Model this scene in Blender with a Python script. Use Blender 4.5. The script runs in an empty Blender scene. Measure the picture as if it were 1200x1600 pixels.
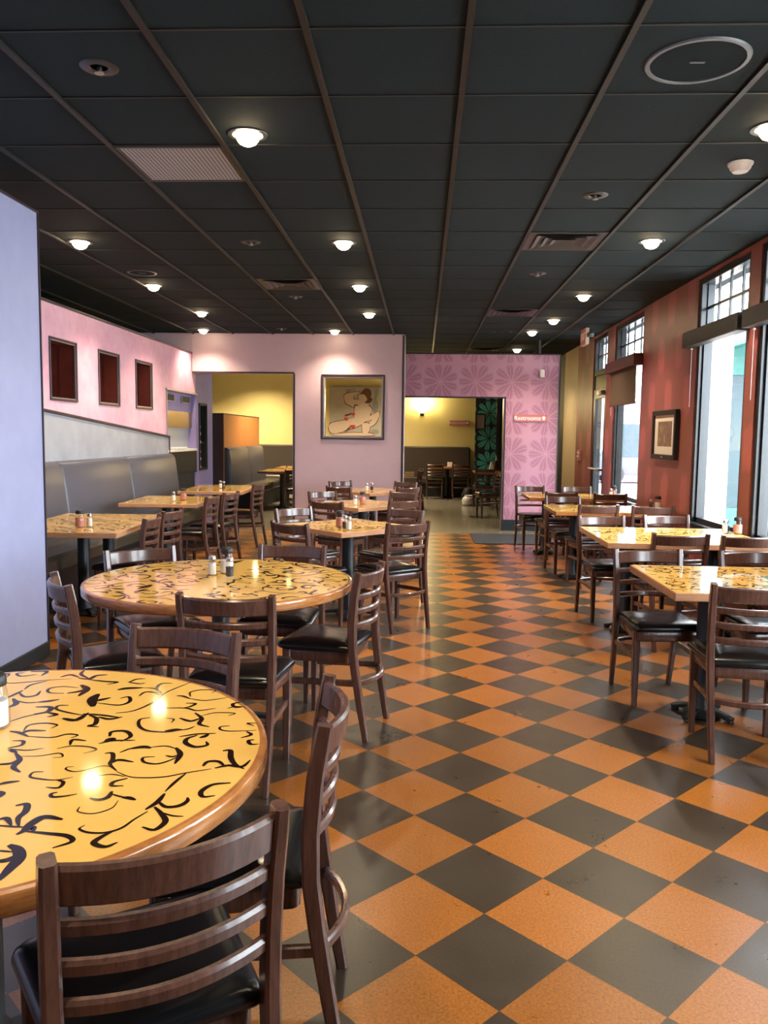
import bpy, math, random
from mathutils import Vector, Matrix
random.seed(7)
PI = math.pi
C = bpy.context.scene.collection
sc = bpy.context.scene

# ------------------------------------------------------------ colours, materials
def lin(c):
    return tuple(((v/255)/12.92 if v/255 <= .04045 else ((v/255+.055)/1.055)**2.4) for v in c)

class N:
    """small helper to wire shader nodes"""
    def __init__(s, name):
        s.m = bpy.data.materials.new(name); s.m.use_nodes = True
        s.t = s.m.node_tree; s.b = s.t.nodes['Principled BSDF']
    def n(s, typ, **kw):
        x = s.t.nodes.new(typ)
        for k, v in kw.items():
            setattr(x, k, v)
        return x
    def l(s, a, b):
        s.t.links.new(a, b)
    def math(s, op, a, b=None, c=None, clamp=False):
        x = s.n('ShaderNodeMath', operation=op, use_clamp=clamp)
        for i, v in enumerate((a, b, c)):
            if v is None: continue
            if isinstance(v, (int, float)): x.inputs[i].default_value = v
            else: s.l(v, x.inputs[i])
        return x.outputs[0]
    def mix(s, fac, a, b):
        x = s.n('ShaderNodeMix', data_type='RGBA')
        for i, v in ((0, fac), (6, a), (7, b)):
            if isinstance(v, (int, float)): x.inputs[i].default_value = v
            elif isinstance(v, tuple): x.inputs[i].default_value = (*v, 1)[:4]
            else: s.l(v, x.inputs[i])
        return x.outputs[2]
    def noise(s, vec, scale, detail=3, rough=.55):
        x = s.n('ShaderNodeTexNoise'); x.inputs['Scale'].default_value = scale
        x.inputs['Detail'].default_value = detail; x.inputs['Roughness'].default_value = rough
        if vec is not None: s.l(vec, x.inputs['Vector'])
        return x.outputs['Fac']
    def ramp(s, fac, lo, hi):
        x = s.n('ShaderNodeMapRange'); x.inputs[1].default_value = lo; x.inputs[2].default_value = hi
        s.l(fac, x.inputs[0]); return x.outputs[0]
    def obj(s):
        return s.n('ShaderNodeTexCoord').outputs['Object']
    def scaled(s, v, sc):
        x = s.n('ShaderNodeMapping'); x.inputs['Scale'].default_value = sc; s.l(v, x.inputs['Vector']); return x.outputs[0]
    def xyz(s, v):
        x = s.n('ShaderNodeSeparateXYZ'); s.l(v, x.inputs[0]); return x.outputs
    def bump(s, h, strength=.2, dist=.01):
        x = s.n('ShaderNodeBump'); x.inputs['Strength'].default_value = strength; x.inputs['Distance'].default_value = dist
        s.l(h, x.inputs['Height']); s.l(x.outputs[0], s.b.inputs['Normal'])
    def color(s, v):
        if isinstance(v, tuple): s.b.inputs['Base Color'].default_value = (*v, 1)
        else: s.l(v, s.b.inputs['Base Color'])
    def set(s, **kw):
        for k, v in kw.items(): s.b.inputs[k.replace('_', ' ')].default_value = v
        return s

def plain(name, c, rough=.5, metal=0, coat=0, vary=.12, scale=14, spec=.5, bump=0):
    k = N(name); k.set(Roughness=rough, Metallic=metal, Coat_Weight=coat, Coat_Roughness=.08)
    k.b.inputs['Specular IOR Level'].default_value = spec
    base = lin(c)
    f = k.noise(k.obj(), scale)
    k.color(k.mix(f, tuple(v*(1-vary) for v in base), tuple(min(1, v*(1+vary)) for v in base)))
    if bump: k.bump(f, bump, .004)
    return k.m

def plaster(name, c1, c2, rough=.42):
    k = N(name); k.set(Roughness=rough)
    v = k.obj(); f = k.noise(v, 1.3, 5, .65); g = k.noise(v, 7, 4, .6)
    f = k.ramp(k.math('ADD', k.math('MULTIPLY', f, .7), k.math('MULTIPLY', g, .3)), .35, .65)
    k.color(k.mix(f, lin(c1), lin(c2)))
    return k.m

def wood(name, dark, light, rough=.22, coat=.5, stretch=(30, 30, 3)):
    k = N(name); k.set(Roughness=rough, Coat_Weight=coat, Coat_Roughness=.06)
    v = k.scaled(k.obj(), stretch)
    f = k.ramp(k.noise(v, 2.2, 6, .7), .3, .7)
    k.color(k.mix(f, lin(dark), lin(light)))
    return k.m

def emit(name, c, strength):
    k = N(name); k.color((.8, .8, .8)); k.b.inputs['Emission Color'].default_value = (*lin(c), 1)
    k.b.inputs['Emission Strength'].default_value = strength
    if strength > 20: k.m.cycles.emission_sampling = 'NONE'
    return k.m

def glass(name, tint=(1, 1, 1), gloss=.1):
    k = N(name); t = k.t
    tr = k.n('ShaderNodeBsdfTransparent'); tr.inputs[0].default_value = (*tint, 1)
    gl = k.n('ShaderNodeBsdfGlossy'); gl.inputs['Roughness'].default_value = .02
    lw = k.n('ShaderNodeLayerWeight'); lw.inputs['Blend'].default_value = .5
    fr = k.math('ADD', .035, k.math('MULTIPLY', k.math('POWER', lw.outputs['Facing'], 5), .9))
    mx = k.n('ShaderNodeMixShader'); k.l(fr, mx.inputs[0]); k.l(tr.outputs[0], mx.inputs[1]); k.l(gl.outputs[0], mx.inputs[2])
    out = [x for x in t.nodes if x.type == 'OUTPUT_MATERIAL'][0]
    k.l(mx.outputs[0], out.inputs[0])
    return k.m

def starburst(name, bg, leaf, axis='X', cell=.62, ink=None, rough=.45, soft=.16, phase=(0, 0)):
    """leaves radiating from the centre of each cell of a wallpaper stencil"""
    k = N(name); k.set(Roughness=rough)
    o = k.xyz(k.obj()); a = o[0] if axis == 'X' else o[1]; z = o[2]
    u = k.math('SUBTRACT', k.math('FRACT', k.math('DIVIDE', k.math('ADD', a, phase[0]), cell)), .5)
    w = k.math('SUBTRACT', k.math('FRACT', k.math('DIVIDE', k.math('ADD', z, phase[1]), cell)), .5)
    q4 = lambda s_: k.math('POWER', k.math('ABSOLUTE', s_), 3)
    r = k.math('POWER', k.math('ADD', q4(u), q4(w)), 1/3)
    n = k.noise(k.obj(), 7, 2)
    ang = k.math('ADD', k.math('ARCTAN2', w, u), k.math('MULTIPLY', k.math('SUBTRACT', n, .5), .18))
    t = k.math('ABSOLUTE', k.math('SUBTRACT', k.math('FRACT', k.math('MULTIPLY', ang, 9/(2*PI))), .5))
    ser = k.math('MULTIPLY', k.math('SINE', k.math('MULTIPLY', k.math('SUBTRACT', r, k.math('MULTIPLY', t, .12)), 70)), .03)
    dr = k.math('DIVIDE', k.math('SUBTRACT', r, .26), .25)
    width = k.math('SUBTRACT', .39, k.math('MULTIPLY', k.math('MULTIPLY', dr, dr), .30))
    d = k.math('SUBTRACT', k.math('ADD', width, ser), t)
    m = k.ramp(d, -soft*.3, soft*.3)
    inside = k.ramp(k.math('SUBTRACT', .495, r), 0, .03)
    start = k.ramp(r, .03, .07)
    rib = k.ramp(t, .02, .05)
    m = k.math('MULTIPLY', k.math('MULTIPLY', m, inside), k.math('MULTIPLY', start, rib), clamp=True)
    n2 = k.noise(k.obj(), 2.5, 4)
    b = k.mix(n2, tuple(v*.88 for v in lin(bg)), tuple(min(1, v*1.1) for v in lin(bg)))
    k.color(k.mix(m, b, lin(leaf)))
    return k.m

def damask(name, bg, fig):
    k = N(name); k.set(Roughness=.38)
    o = k.xyz(k.obj())
    y = k.math('MULTIPLY', o[1], 2*PI/.62); z = k.math('MULTIPLY', o[2], 2*PI/.95)
    n = k.noise(k.obj(), 5, 3)
    f = k.math('ADD', k.math('MULTIPLY', k.math('COSINE', y), k.math('COSINE', z)), k.math('MULTIPLY', k.math('SUBTRACT', n, .5), .9))
    f = k.math('ADD', f, k.math('MULTIPLY', k.math('COSINE', k.math('MULTIPLY', o[1], 2*PI/.10)), .07))
    m = k.ramp(f, .15, .5)
    n2 = k.noise(k.obj(), 1.6, 5)
    b = k.mix(n2, tuple(v*.8 for v in lin(bg)), tuple(v*1.2 for v in lin(bg)))
    k.color(k.mix(k.math('MULTIPLY', m, .6), b, lin(fig)))
    return k.m

def floor_mat():
    k = N('cork_checker'); k.b.inputs['Specular IOR Level'].default_value = .85
    o = k.xyz(k.obj())
    D = .43133; fx, fy, a = .0038, 2.1977, .0132
    dx = k.math('SUBTRACT', o[0], fx); dy = k.math('SUBTRACT', o[1], fy)
    u = k.math('DIVIDE', k.math('ADD', k.math('MULTIPLY', dx, math.cos(a)), k.math('MULTIPLY', dy, math.sin(a))), D)
    v = k.math('DIVIDE', k.math('SUBTRACT', k.math('MULTIPLY', dy, math.cos(a)), k.math('MULTIPLY', dx, math.sin(a))), D)
    p = k.math('ADD', u, v); q = k.math('SUBTRACT', u, v)
    par = k.math('FLOORED_MODULO', k.math('ADD', k.math('FLOOR', p), k.math('FLOOR', q)), 2)
    cell = k.n('ShaderNodeCombineXYZ'); k.l(k.math('FLOOR', p), cell.inputs[0]); k.l(k.math('FLOOR', q), cell.inputs[1])
    wn = k.n('ShaderNodeTexWhiteNoise'); wn.noise_dimensions = '2D'; k.l(cell.outputs[0], wn.inputs['Vector'])
    tone = k.math('ADD', .84, k.math('MULTIPLY', wn.outputs['Value'], .3))
    fine = k.noise(k.obj(), 120, 3, .7); mid = k.noise(k.obj(), 9, 4, .6)
    org = k.mix(k.ramp(fine, .3, .7), lin((112, 60, 16)), lin((170, 104, 36)))
    drk = k.mix(k.ramp(fine, .3, .75), lin((42, 33, 25)), lin((65, 52, 38)))
    col = k.mix(par, drk, org)
    sp = k.ramp(k.noise(k.obj(), 70, 2, .6), .66, .72)
    col = k.mix(k.math('MULTIPLY', sp, .35), col, lin((96, 58, 32)))
    t = k.n('ShaderNodeCombineXYZ')
    for i in range(3): k.l(k.math('MULTIPLY', tone, k.math('ADD', .9, k.math('MULTIPLY', mid, .2))), t.inputs[i])
    x = k.n('ShaderNodeMix', data_type='RGBA', blend_type='MULTIPLY'); x.inputs[0].default_value = 1
    k.l(col, x.inputs[6]); k.l(t.outputs[0], x.inputs[7])
    # dark joint
    ep = k.math('ABSOLUTE', k.math('SUBTRACT', k.math('FRACT', p), .5)); eq = k.math('ABSOLUTE', k.math('SUBTRACT', k.math('FRACT', q), .5))
    joint = k.ramp(k.math('MAXIMUM', ep, eq), .4955, .4985)
    k.color(k.mix(k.math('MULTIPLY', joint, .7), x.outputs[2], lin((30, 24, 20))))
    rg = k.math('ADD', .19, k.math('MULTIPLY', k.noise(k.obj(), 5, 5, .65), .24))
    k.l(rg, k.b.inputs['Roughness'])
    scr = k.noise(k.scaled(k.obj(), (6, 40, 1)), 3, 6, .75)
    hgt = k.math('ADD', k.math('MULTIPLY', fine, .15), k.math('ADD', k.math('MULTIPLY', scr, .3), k.math('MULTIPLY', k.math('SUBTRACT', 1, joint), .4)))
    k.bump(hgt, .05, .002)
    return k.m

def ceiling_mat():
    k = N('black_ceiling_tile'); k.set(Roughness=.85); k.b.inputs['Specular IOR Level'].default_value = .2
    v = k.obj(); f = k.noise(v, 60, 4, .7)
    dust = k.ramp(k.noise(v, 45, 2, .5), .755, .78)
    b = k.mix(f, lin((17, 29, 33)), lin((29, 42, 46)))
    k.color(k.mix(k.math('MULTIPLY', dust, .35), b, lin((130, 132, 135))))
    k.bump(f, .25, .004)
    return k.m

def perforated():
    k = N('perforated_grille'); k.set(Roughness=.45, Metallic=.2)
    o = k.xyz(k.obj()); s = .022
    u = k.math('SUBTRACT', k.math('FRACT', k.math('DIVIDE', o[0], s)), .5); w = k.math('SUBTRACT', k.math('FRACT', k.math('DIVIDE', o[1], s)), .5)
    r = k.math('SQRT', k.math('ADD', k.math('MULTIPLY', u, u), k.math('MULTIPLY', w, w)))
    k.color(k.mix(k.ramp(r, .30, .38), lin((20, 21, 23)), lin((170, 172, 176))))
    return k.m

def art_leaf():
    k = N('botanical_print'); k.set(Roughness=.6)
    v = k.obj(); n = k.n('ShaderNodeTexVoronoi'); n.inputs['Scale'].default_value = 16; k.l(v, n.inputs['Vector'])
    f = k.noise(v, 11, 5, .6)
    a = k.mix(k.ramp(f, .35, .65), lin((74, 68, 44)), lin((172, 160, 110)))
    k.color(k.mix(k.ramp(n.outputs['Distance'], .1, .6), a, lin((120, 92, 84))))
    return k.m

M = {}
M['chair'] = wood('dark_stained_wood', (62, 40, 33), (98, 67, 56), .27, .25)
M['vinyl'] = plain('black_vinyl', (20, 21, 22), .22, vary=.1, scale=30, bump=.03)
M['amber'] = plain('amber_lacquer', (230, 184, 98), .07, vary=.12, scale=3, spec=.8)
M['ink'] = plain('brown_inlay', (36, 21, 17), .09, vary=.1, spec=.6)
M['oak_edge'] = wood('oak_edge', (140, 84, 40), (190, 128, 72), .22, .7, (6, 6, 40))
M['pale_edge'] = wood('pale_edge', (176, 124, 88), (206, 158, 118), .3, .4, (6, 6, 40))
M['iron'] = plain('black_cast_iron', (30, 34, 38), .38, vary=.15)
M['lilac'] = plaster('lilac_plaster', (148, 153, 188), (162, 166, 199), .36)
M['lilac_far'] = plaster('lilac_paint', (140, 128, 176), (156, 142, 190), .5)
M['pink'] = plaster('pink_plaster', (206, 150, 176), (234, 188, 204), .45)
M['greyblue'] = plaster('grey_blue_plaster', (142, 148, 160), (168, 174, 184), .4)
M['mauve'] = plaster('mauve_paint', (184, 160, 172), (193, 170, 180), .38)
M['yellow'] = plaster('yellow_paint', (226, 208, 134), (232, 214, 142), .55)
M['pinkleaf'] = starburst('pink_leaf_stencil', (190, 140, 160), (166, 112, 134), 'X', .56, phase=(.02, .18), soft=.45)
M['tealleaf'] = starburst('teal_leaf_stencil', (24, 34, 44), (84, 196, 184), 'X', .62, phase=(-.10, .1), soft=.12)
M['maroon'] = damask('maroon_damask', (134, 76, 70), (182, 100, 100))
M['maroon_plain'] = plaster('maroon_paint', (118, 64, 58), (130, 74, 66), .4)
M['tan'] = plaster('olive_tan_paint', (192, 170, 126), (202, 180, 138), .45)
M['orange'] = plaster('orange_paint', (198, 132, 70), (206, 142, 80), .5)
M['endcap'] = plaster('plum_paint', (84, 68, 74), (94, 76, 82), .5)
M['dark_wains'] = plain('dark_brown_vinyl', (66, 58, 48), .45, vary=.06)
M['bench'] = plain('taupe_vinyl', (80, 80, 90), .33, vary=.05, scale=4, bump=.02)
M['bench_seat'] = plain('dark_olive_vinyl', (66, 62, 52), .26, vary=.06)
M['charcoal'] = plain('charcoal_base', (32, 36, 40), .5)
M['ceil'] = ceiling_mat()
M['tee'] = plain('dark_ceiling_tee', (27, 27, 26), .5, vary=.2, spec=.35)
M['tee_gap'] = plain('black_ceiling_tee', (14, 16, 18), .6)
M['floor'] = floor_mat()
M['concrete'] = plaster('stained_concrete', (116, 110, 94), (144, 136, 116), .22)
M['mat'] = plain('charcoal_door_mat', (44, 47, 54), .85, vary=.2, scale=60)
M['frame'] = plain('dark_window_frame', (20, 26, 32), .3, vary=.08)
M['silver_trim'] = plain('silver_edge_trim', (150, 142, 146), .3, metal=.5, vary=.05)
M['dark_trim'] = plain('dark_edge_trim', (52, 38, 44), .35, vary=.05)
M['navy_base'] = plain('navy_baseboard', (34, 42, 52), .4)
M['niche'] = plaster('oxblood_lining', (80, 30, 24), (112, 46, 34), .5)
M['glass'] = glass('window_glass')
M['jar'] = glass('shaker_glass', (.93, .93, .92))
M['salt'] = plain('white_salt', (236, 232, 226), .7)
M['pepper'] = plain('ground_pepper', (70, 62, 58), .8, vary=.4, scale=200)
M['flakes'] = plain('red_pepper_flakes', (192, 128, 112), .8, vary=.45, scale=220)
M['back_panel'] = plain('pale_grey_panel', (176, 178, 180), .3, vary=.04)
M['steel'] = plain('brushed_steel', (176, 178, 182), .28, metal=1, vary=.05)
M['brass'] = plain('brushed_brass', (176, 150, 112), .32, metal=1, vary=.08)
M['black'] = plain('matt_black', (16, 18, 20), .5)
M['white'] = plain('white_plastic', (226, 224, 220), .45, vary=.03)
M['cream'] = plain('cream_ledge', (226, 218, 200), .5, vary=.04)
M['mat_board'] = plain('cream_mat_board', (216, 206, 196), .7, vary=.03)
M['print'] = art_leaf()
M['grille'] = perforated()
M['dark_metal'] = plain('dark_painted_metal', (40, 44, 48), .4, vary=.1)
M['speaker_cloth'] = plain('black_speaker_cloth', (16, 26, 31), .9, spec=.2)
M['rim_grey'] = plain('grey_speaker_rim', (92, 96, 100), .4)
M['sign_red'] = plain('red_sign_paint', (190, 74, 60), .5, vary=.05)
M['rest_sign'] = plain('rose_sign_board', (188, 122, 120), .5, vary=.15, scale=40)
M['shade_cloth'] = plain('olive_roller_cloth', (84, 66, 50), .8, vary=.08)
M['cassette'] = plain('maroon_valance', (84, 44, 42), .45)
M['canvas'] = plain('painted_canvas', (184, 178, 160), .8, vary=.16, scale=9)
M['p_flesh'] = plain('pale_cream_paint', (220, 198, 174), .8, vary=.06, scale=12)
M['p_line'] = plain('umber_paint', (104, 70, 46), .8, vary=.2)
M['p_red'] = plain('red_paint', (196, 70, 60), .8)
M['p_grey'] = plain('grey_green_paint', (150, 150, 136), .8, vary=.2)
M['lens'] = emit('warm_lamp_lens', (255, 226, 178), 30)
M['sconce'] = emit('sconce_glow', (255, 230, 170), 9)
M['brick'] = plain('white_painted_brick', (232, 226, 218), .8, vary=.08, scale=7)
M['pavement'] = plain('pale_pavement', (196, 190, 182), .9, vary=.1, scale=2)
M['teal_paint'] = plain('teal_paint', (36, 100, 94), .5, vary=.06)
M['teal_dark'] = plain('dark_teal_paint', (14, 52, 58), .5, vary=.1)
M['shop_glass'] = plain('dark_shop_glass', (16, 52, 60), .35, vary=.2, scale=2)
M['stone'] = plain('greyish_stone', (168, 162, 170), .9, vary=.12, scale=1.5)
M['car'] = plain('dark_blue_car_paint', (40, 48, 66), .15, coat=1)
M['sauce'] = plain('dark_red_sauce', (70, 20, 18), .15)

# ------------------------------------------------------------ mesh helpers
class B:
    """collects vertices and faces (with material slots) for one mesh"""
    def __init__(s): s.v = []; s.f = []; s.mi = []
    def add(s, vs, fs, mi=0):
        b = len(s.v); s.v += [tuple(v) for v in vs]
        for f in fs: s.f.append(tuple(i+b for i in f)); s.mi.append(mi)
        return s
    def box(s, x0, x1, y0, y1, z0, z1, mi=0):
        vs = [(x, y, z) for z in (z0, z1) for y in (y0, y1) for x in (x0, x1)]
        return s.add(vs, [(0, 2, 3, 1), (4, 5, 7, 6), (0, 1, 5, 4), (2, 6, 7, 3), (0, 4, 6, 2), (1, 3, 7, 5)], mi)
    def rbox(s, x0, x1, y0, y1, z0, z1, r=.004, mi=0):
        """box with chamfered edges"""
        vs = []; r = min(r, (x1-x0)/2.01, (y1-y0)/2.01, (z1-z0)/2.01)
        X = ((x0, x0+r), (x1, x1-r)); Y = ((y0, y0+r), (y1, y1-r)); Z = ((z0, z0+r), (z1, z1-r))
        idx = {}
        for i in (0, 1):
            for j in (0, 1):
                for k in (0, 1):
                    for ax in range(3):
                        p = [X[i][1], Y[j][1], Z[k][1]]; p[ax] = (X[i][0], Y[j][0], Z[k][0])[ax]
                        idx[i, j, k, ax] = len(vs); vs.append(p)
        fs = []
        for ax, (a, b) in ((0, (1, 2)), (1, (2, 0)), (2, (0, 1))):
            for e in (0, 1):
                loop = []
                for (p, q) in ((0, 0), (1, 0), (1, 1), (0, 1)):
                    k = [0, 0, 0]; k[ax] = e; k[a] = p; k[b] = q; loop.append(idx[k[0], k[1], k[2], ax])
                fs.append(loop if e else loop[::-1])
        for ax in range(3):
            a, b = [t for t in range(3) if t != ax]
            for p in (0, 1):
                for q in (0, 1):
                    k0 = [0, 0, 0]; k0[a] = p; k0[b] = q; k1 = list(k0); k1[ax] = 1
                    fs.append([idx[(*k0, a)], idx[(*k1, a)], idx[(*k1, b)], idx[(*k0, b)]])
        for i in (0, 1):
            for j in (0, 1):
                for k in (0, 1): fs.append([idx[i, j, k, 0], idx[i, j, k, 1], idx[i, j, k, 2]])
        return s.add(vs, fs, mi)
    def prism(s, pts, h0, h1, axis='z', mi=0):
        """polygon pts (a,b) extruded along axis"""
        def P(a, b, h): return {'z': (a, b, h), 'x': (h, a, b), 'y': (a, h, b)}[axis]
        n = len(pts)
        vs = [P(a, b, h0) for a, b in pts] + [P(a, b, h1) for a, b in pts]
        fs = [tuple(range(n))[::-1], tuple(range(n, 2*n))] + [(i, (i+1) % n, n+(i+1) % n, n+i) for i in range(n)]
        return s.add(vs, fs, mi)
    def lathe(s, prof, seg=24, cx=0, cy=0, mi=0, cap=True):
        vs = []; fs = []
        n = len(prof)
        for k in range(seg):
            a = 2*PI*k/seg
            for r, z in prof:
                p = (cx+r*math.cos(a), cy+r*math.sin(a), z)
                vs.append(p)
        for k in range(seg):
            k2 = (k+1) % seg
            for i in range(n-1): fs.append((k*n+i, k2*n+i, k2*n+i+1, k*n+i+1))
        if prof[0][0] > 1e-6: fs.append(tuple(k*n for k in range(seg))[::-1])
        if prof[-1][0] > 1e-6 and cap: fs.append(tuple(k*n+n-1 for k in range(seg)))
        return s.add(vs, fs, mi)
    def sweep(s, path, sizes, up=(0, 0, 1), mi=0, ch=.22):
        """rounded-rectangle section (w along side, h along up) swept along path"""
        up = Vector(up); n = len(path); P = [Vector(p) for p in path]; vs = []; fs = []
        for i, p in enumerate(P):
            t = (P[min(i+1, n-1)]-P[max(i-1, 0)]).normalized()
            sd = t.cross(up).normalized(); u = sd.cross(t).normalized()
            w, h = sizes[i] if isinstance(sizes, list) else sizes
            c = ch*min(w, h)
            for a, b in ((-w/2+c, -h/2), (w/2-c, -h/2), (w/2, -h/2+c), (w/2, h/2-c), (w/2-c, h/2), (-w/2+c, h/2), (-w/2, h/2-c), (-w/2, -h/2+c)):
                vs.append(p+sd*a+u*b)
        for i in range(n-1):
            for k in range(8): fs.append((i*8+k, i*8+(k+1) % 8, (i+1)*8+(k+1) % 8, (i+1)*8+k))
        fs.append(tuple(range(8))[::-1]); fs.append(tuple(range((n-1)*8, n*8)))
        return s.add(vs, fs, mi)
    def tube(s, path, r, seg=10, mi=0):
        n = len(path); P = [Vector(p) for p in path]; vs = []; fs = []
        for i, p in enumerate(P):
            t = (P[min(i+1, n-1)]-P[max(i-1, 0)]).normalized()
            ref = Vector((0, 0, 1)) if abs(t.z) < .9 else Vector((1, 0, 0))
            a = t.cross(ref).normalized(); b = a.cross(t)
            for k in range(seg):
                q = 2*PI*k/seg; vs.append(p+(a*math.cos(q)+b*math.sin(q))*r)
        for i in range(n-1):
            for k in range(seg): fs.append((i*seg+k, i*seg+(k+1) % seg, (i+1)*seg+(k+1) % seg, (i+1)*seg+k))
        fs.append(tuple(range(seg))[::-1]); fs.append(tuple(range((n-1)*seg, n*seg)))
        return s.add(vs, fs, mi)
    def mesh(s, name, mats, smooth=False):
        me = bpy.data.meshes.new(name); me.from_pydata(s.v, [], s.f)
        for m in (mats if isinstance(mats, (list, tuple)) else [mats]): me.materials.append(M[m] if isinstance(m, str) else m)
        me.polygons.foreach_set('material_index', s.mi)
        if smooth: 
            me.polygons.foreach_set('use_smooth', [True]*len(me.polygons))
            me.update()
            try: me.set_sharp_from_angle(angle=math.radians(42))
            except Exception: pass
        me.update(); return me

def link(name, me, parent=None, loc=None, rot=None):
    o = bpy.data.objects.new(name, me); C.objects.link(o)
    if parent is not None: o.parent = parent
    if loc is not None: o.location = loc
    if rot is not None: o.rotation_euler = rot
    return o
def part(name, b, mats, parent, smooth=False, label=None):
    o = link(name, b.mesh(name, mats, smooth), parent)
    if label: o['label'] = label
    return o
def thing(name, label, cat, loc=(0, 0, 0), rz=0, group=None):
    o = link(name, None, None, loc, (0, 0, rz)); o['label'] = label; o['category'] = cat
    o.empty_display_size = .1
    if group: o['group'] = group
    return o
def solid(name, b, mats, label, cat, loc=(0, 0, 0), rz=0, group=None, smooth=False):
    o = link(name, b.mesh(name, mats, smooth), None, loc, (0, 0, rz)); o['label'] = label; o['category'] = cat
    if group: o['group'] = group
    return o
def struct(name, b, mats, parent=None, label=None, cat=None):
    o = link(name, b.mesh(name, mats), parent)
    if parent is None: o['kind'] = 'structure'
    if parent is None and label: o['label'] = label; o['category'] = cat or name.split('_')[0]
    return o
def dup(root):
    r = root.copy(); C.objects.link(r)
    for ch in root.children:
        c = ch.copy(); C.objects.link(c); c.parent = r
        for g in ch.children:
            d = g.copy(); C.objects.link(d); d.parent = c
    return r
def holed(b, axis, p0, p1, a0, a1, z0, z1, holes, mi=0):
    """wall slab between planes p0,p1 spanning a0..a1, z0..z1 with rectangular holes"""
    A = sorted({a0, a1, *[v for h in holes for v in h[:2] if a0 < v < a1]}); Z = sorted({z0, z1, *[v for h in holes for v in h[2:] if z0 < v < z1]})
    for i in range(len(A)-1):
        run = None
        for j in range(len(Z)-1):
            ca = (A[i]+A[i+1])/2; cz = (Z[j]+Z[j+1])/2
            if any(h[0] < ca < h[1] and h[2] < cz < h[3] for h in holes): continue
            if axis == 'x': b.box(p0, p1, A[i], A[i+1], Z[j], Z[j+1], mi)
            else: b.box(A[i], A[i+1], p0, p1, Z[j], Z[j+1], mi)
    return b
def text_mesh(body, size, extrude, mat, name, spacing=1, offset=0):
    cu = bpy.data.curves.new(name, 'FONT'); cu.body = body; cu.size = size; cu.extrude = extrude; cu.align_x = 'CENTER'; cu.align_y = 'CENTER'
    cu.space_character = spacing; cu.offset = offset; cu.resolution_u = 3
    o = bpy.data.objects.new(name, cu); C.objects.link(o)
    dg = bpy.context.evaluated_depsgraph_get(); dg.update()
    me = bpy.data.meshes.new_from_object(o.evaluated_get(dg)); bpy.data.objects.remove(o); bpy.data.curves.remove(cu)
    me.name = name; me.materials.clear(); me.materials.append(M[mat]); return me

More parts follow.
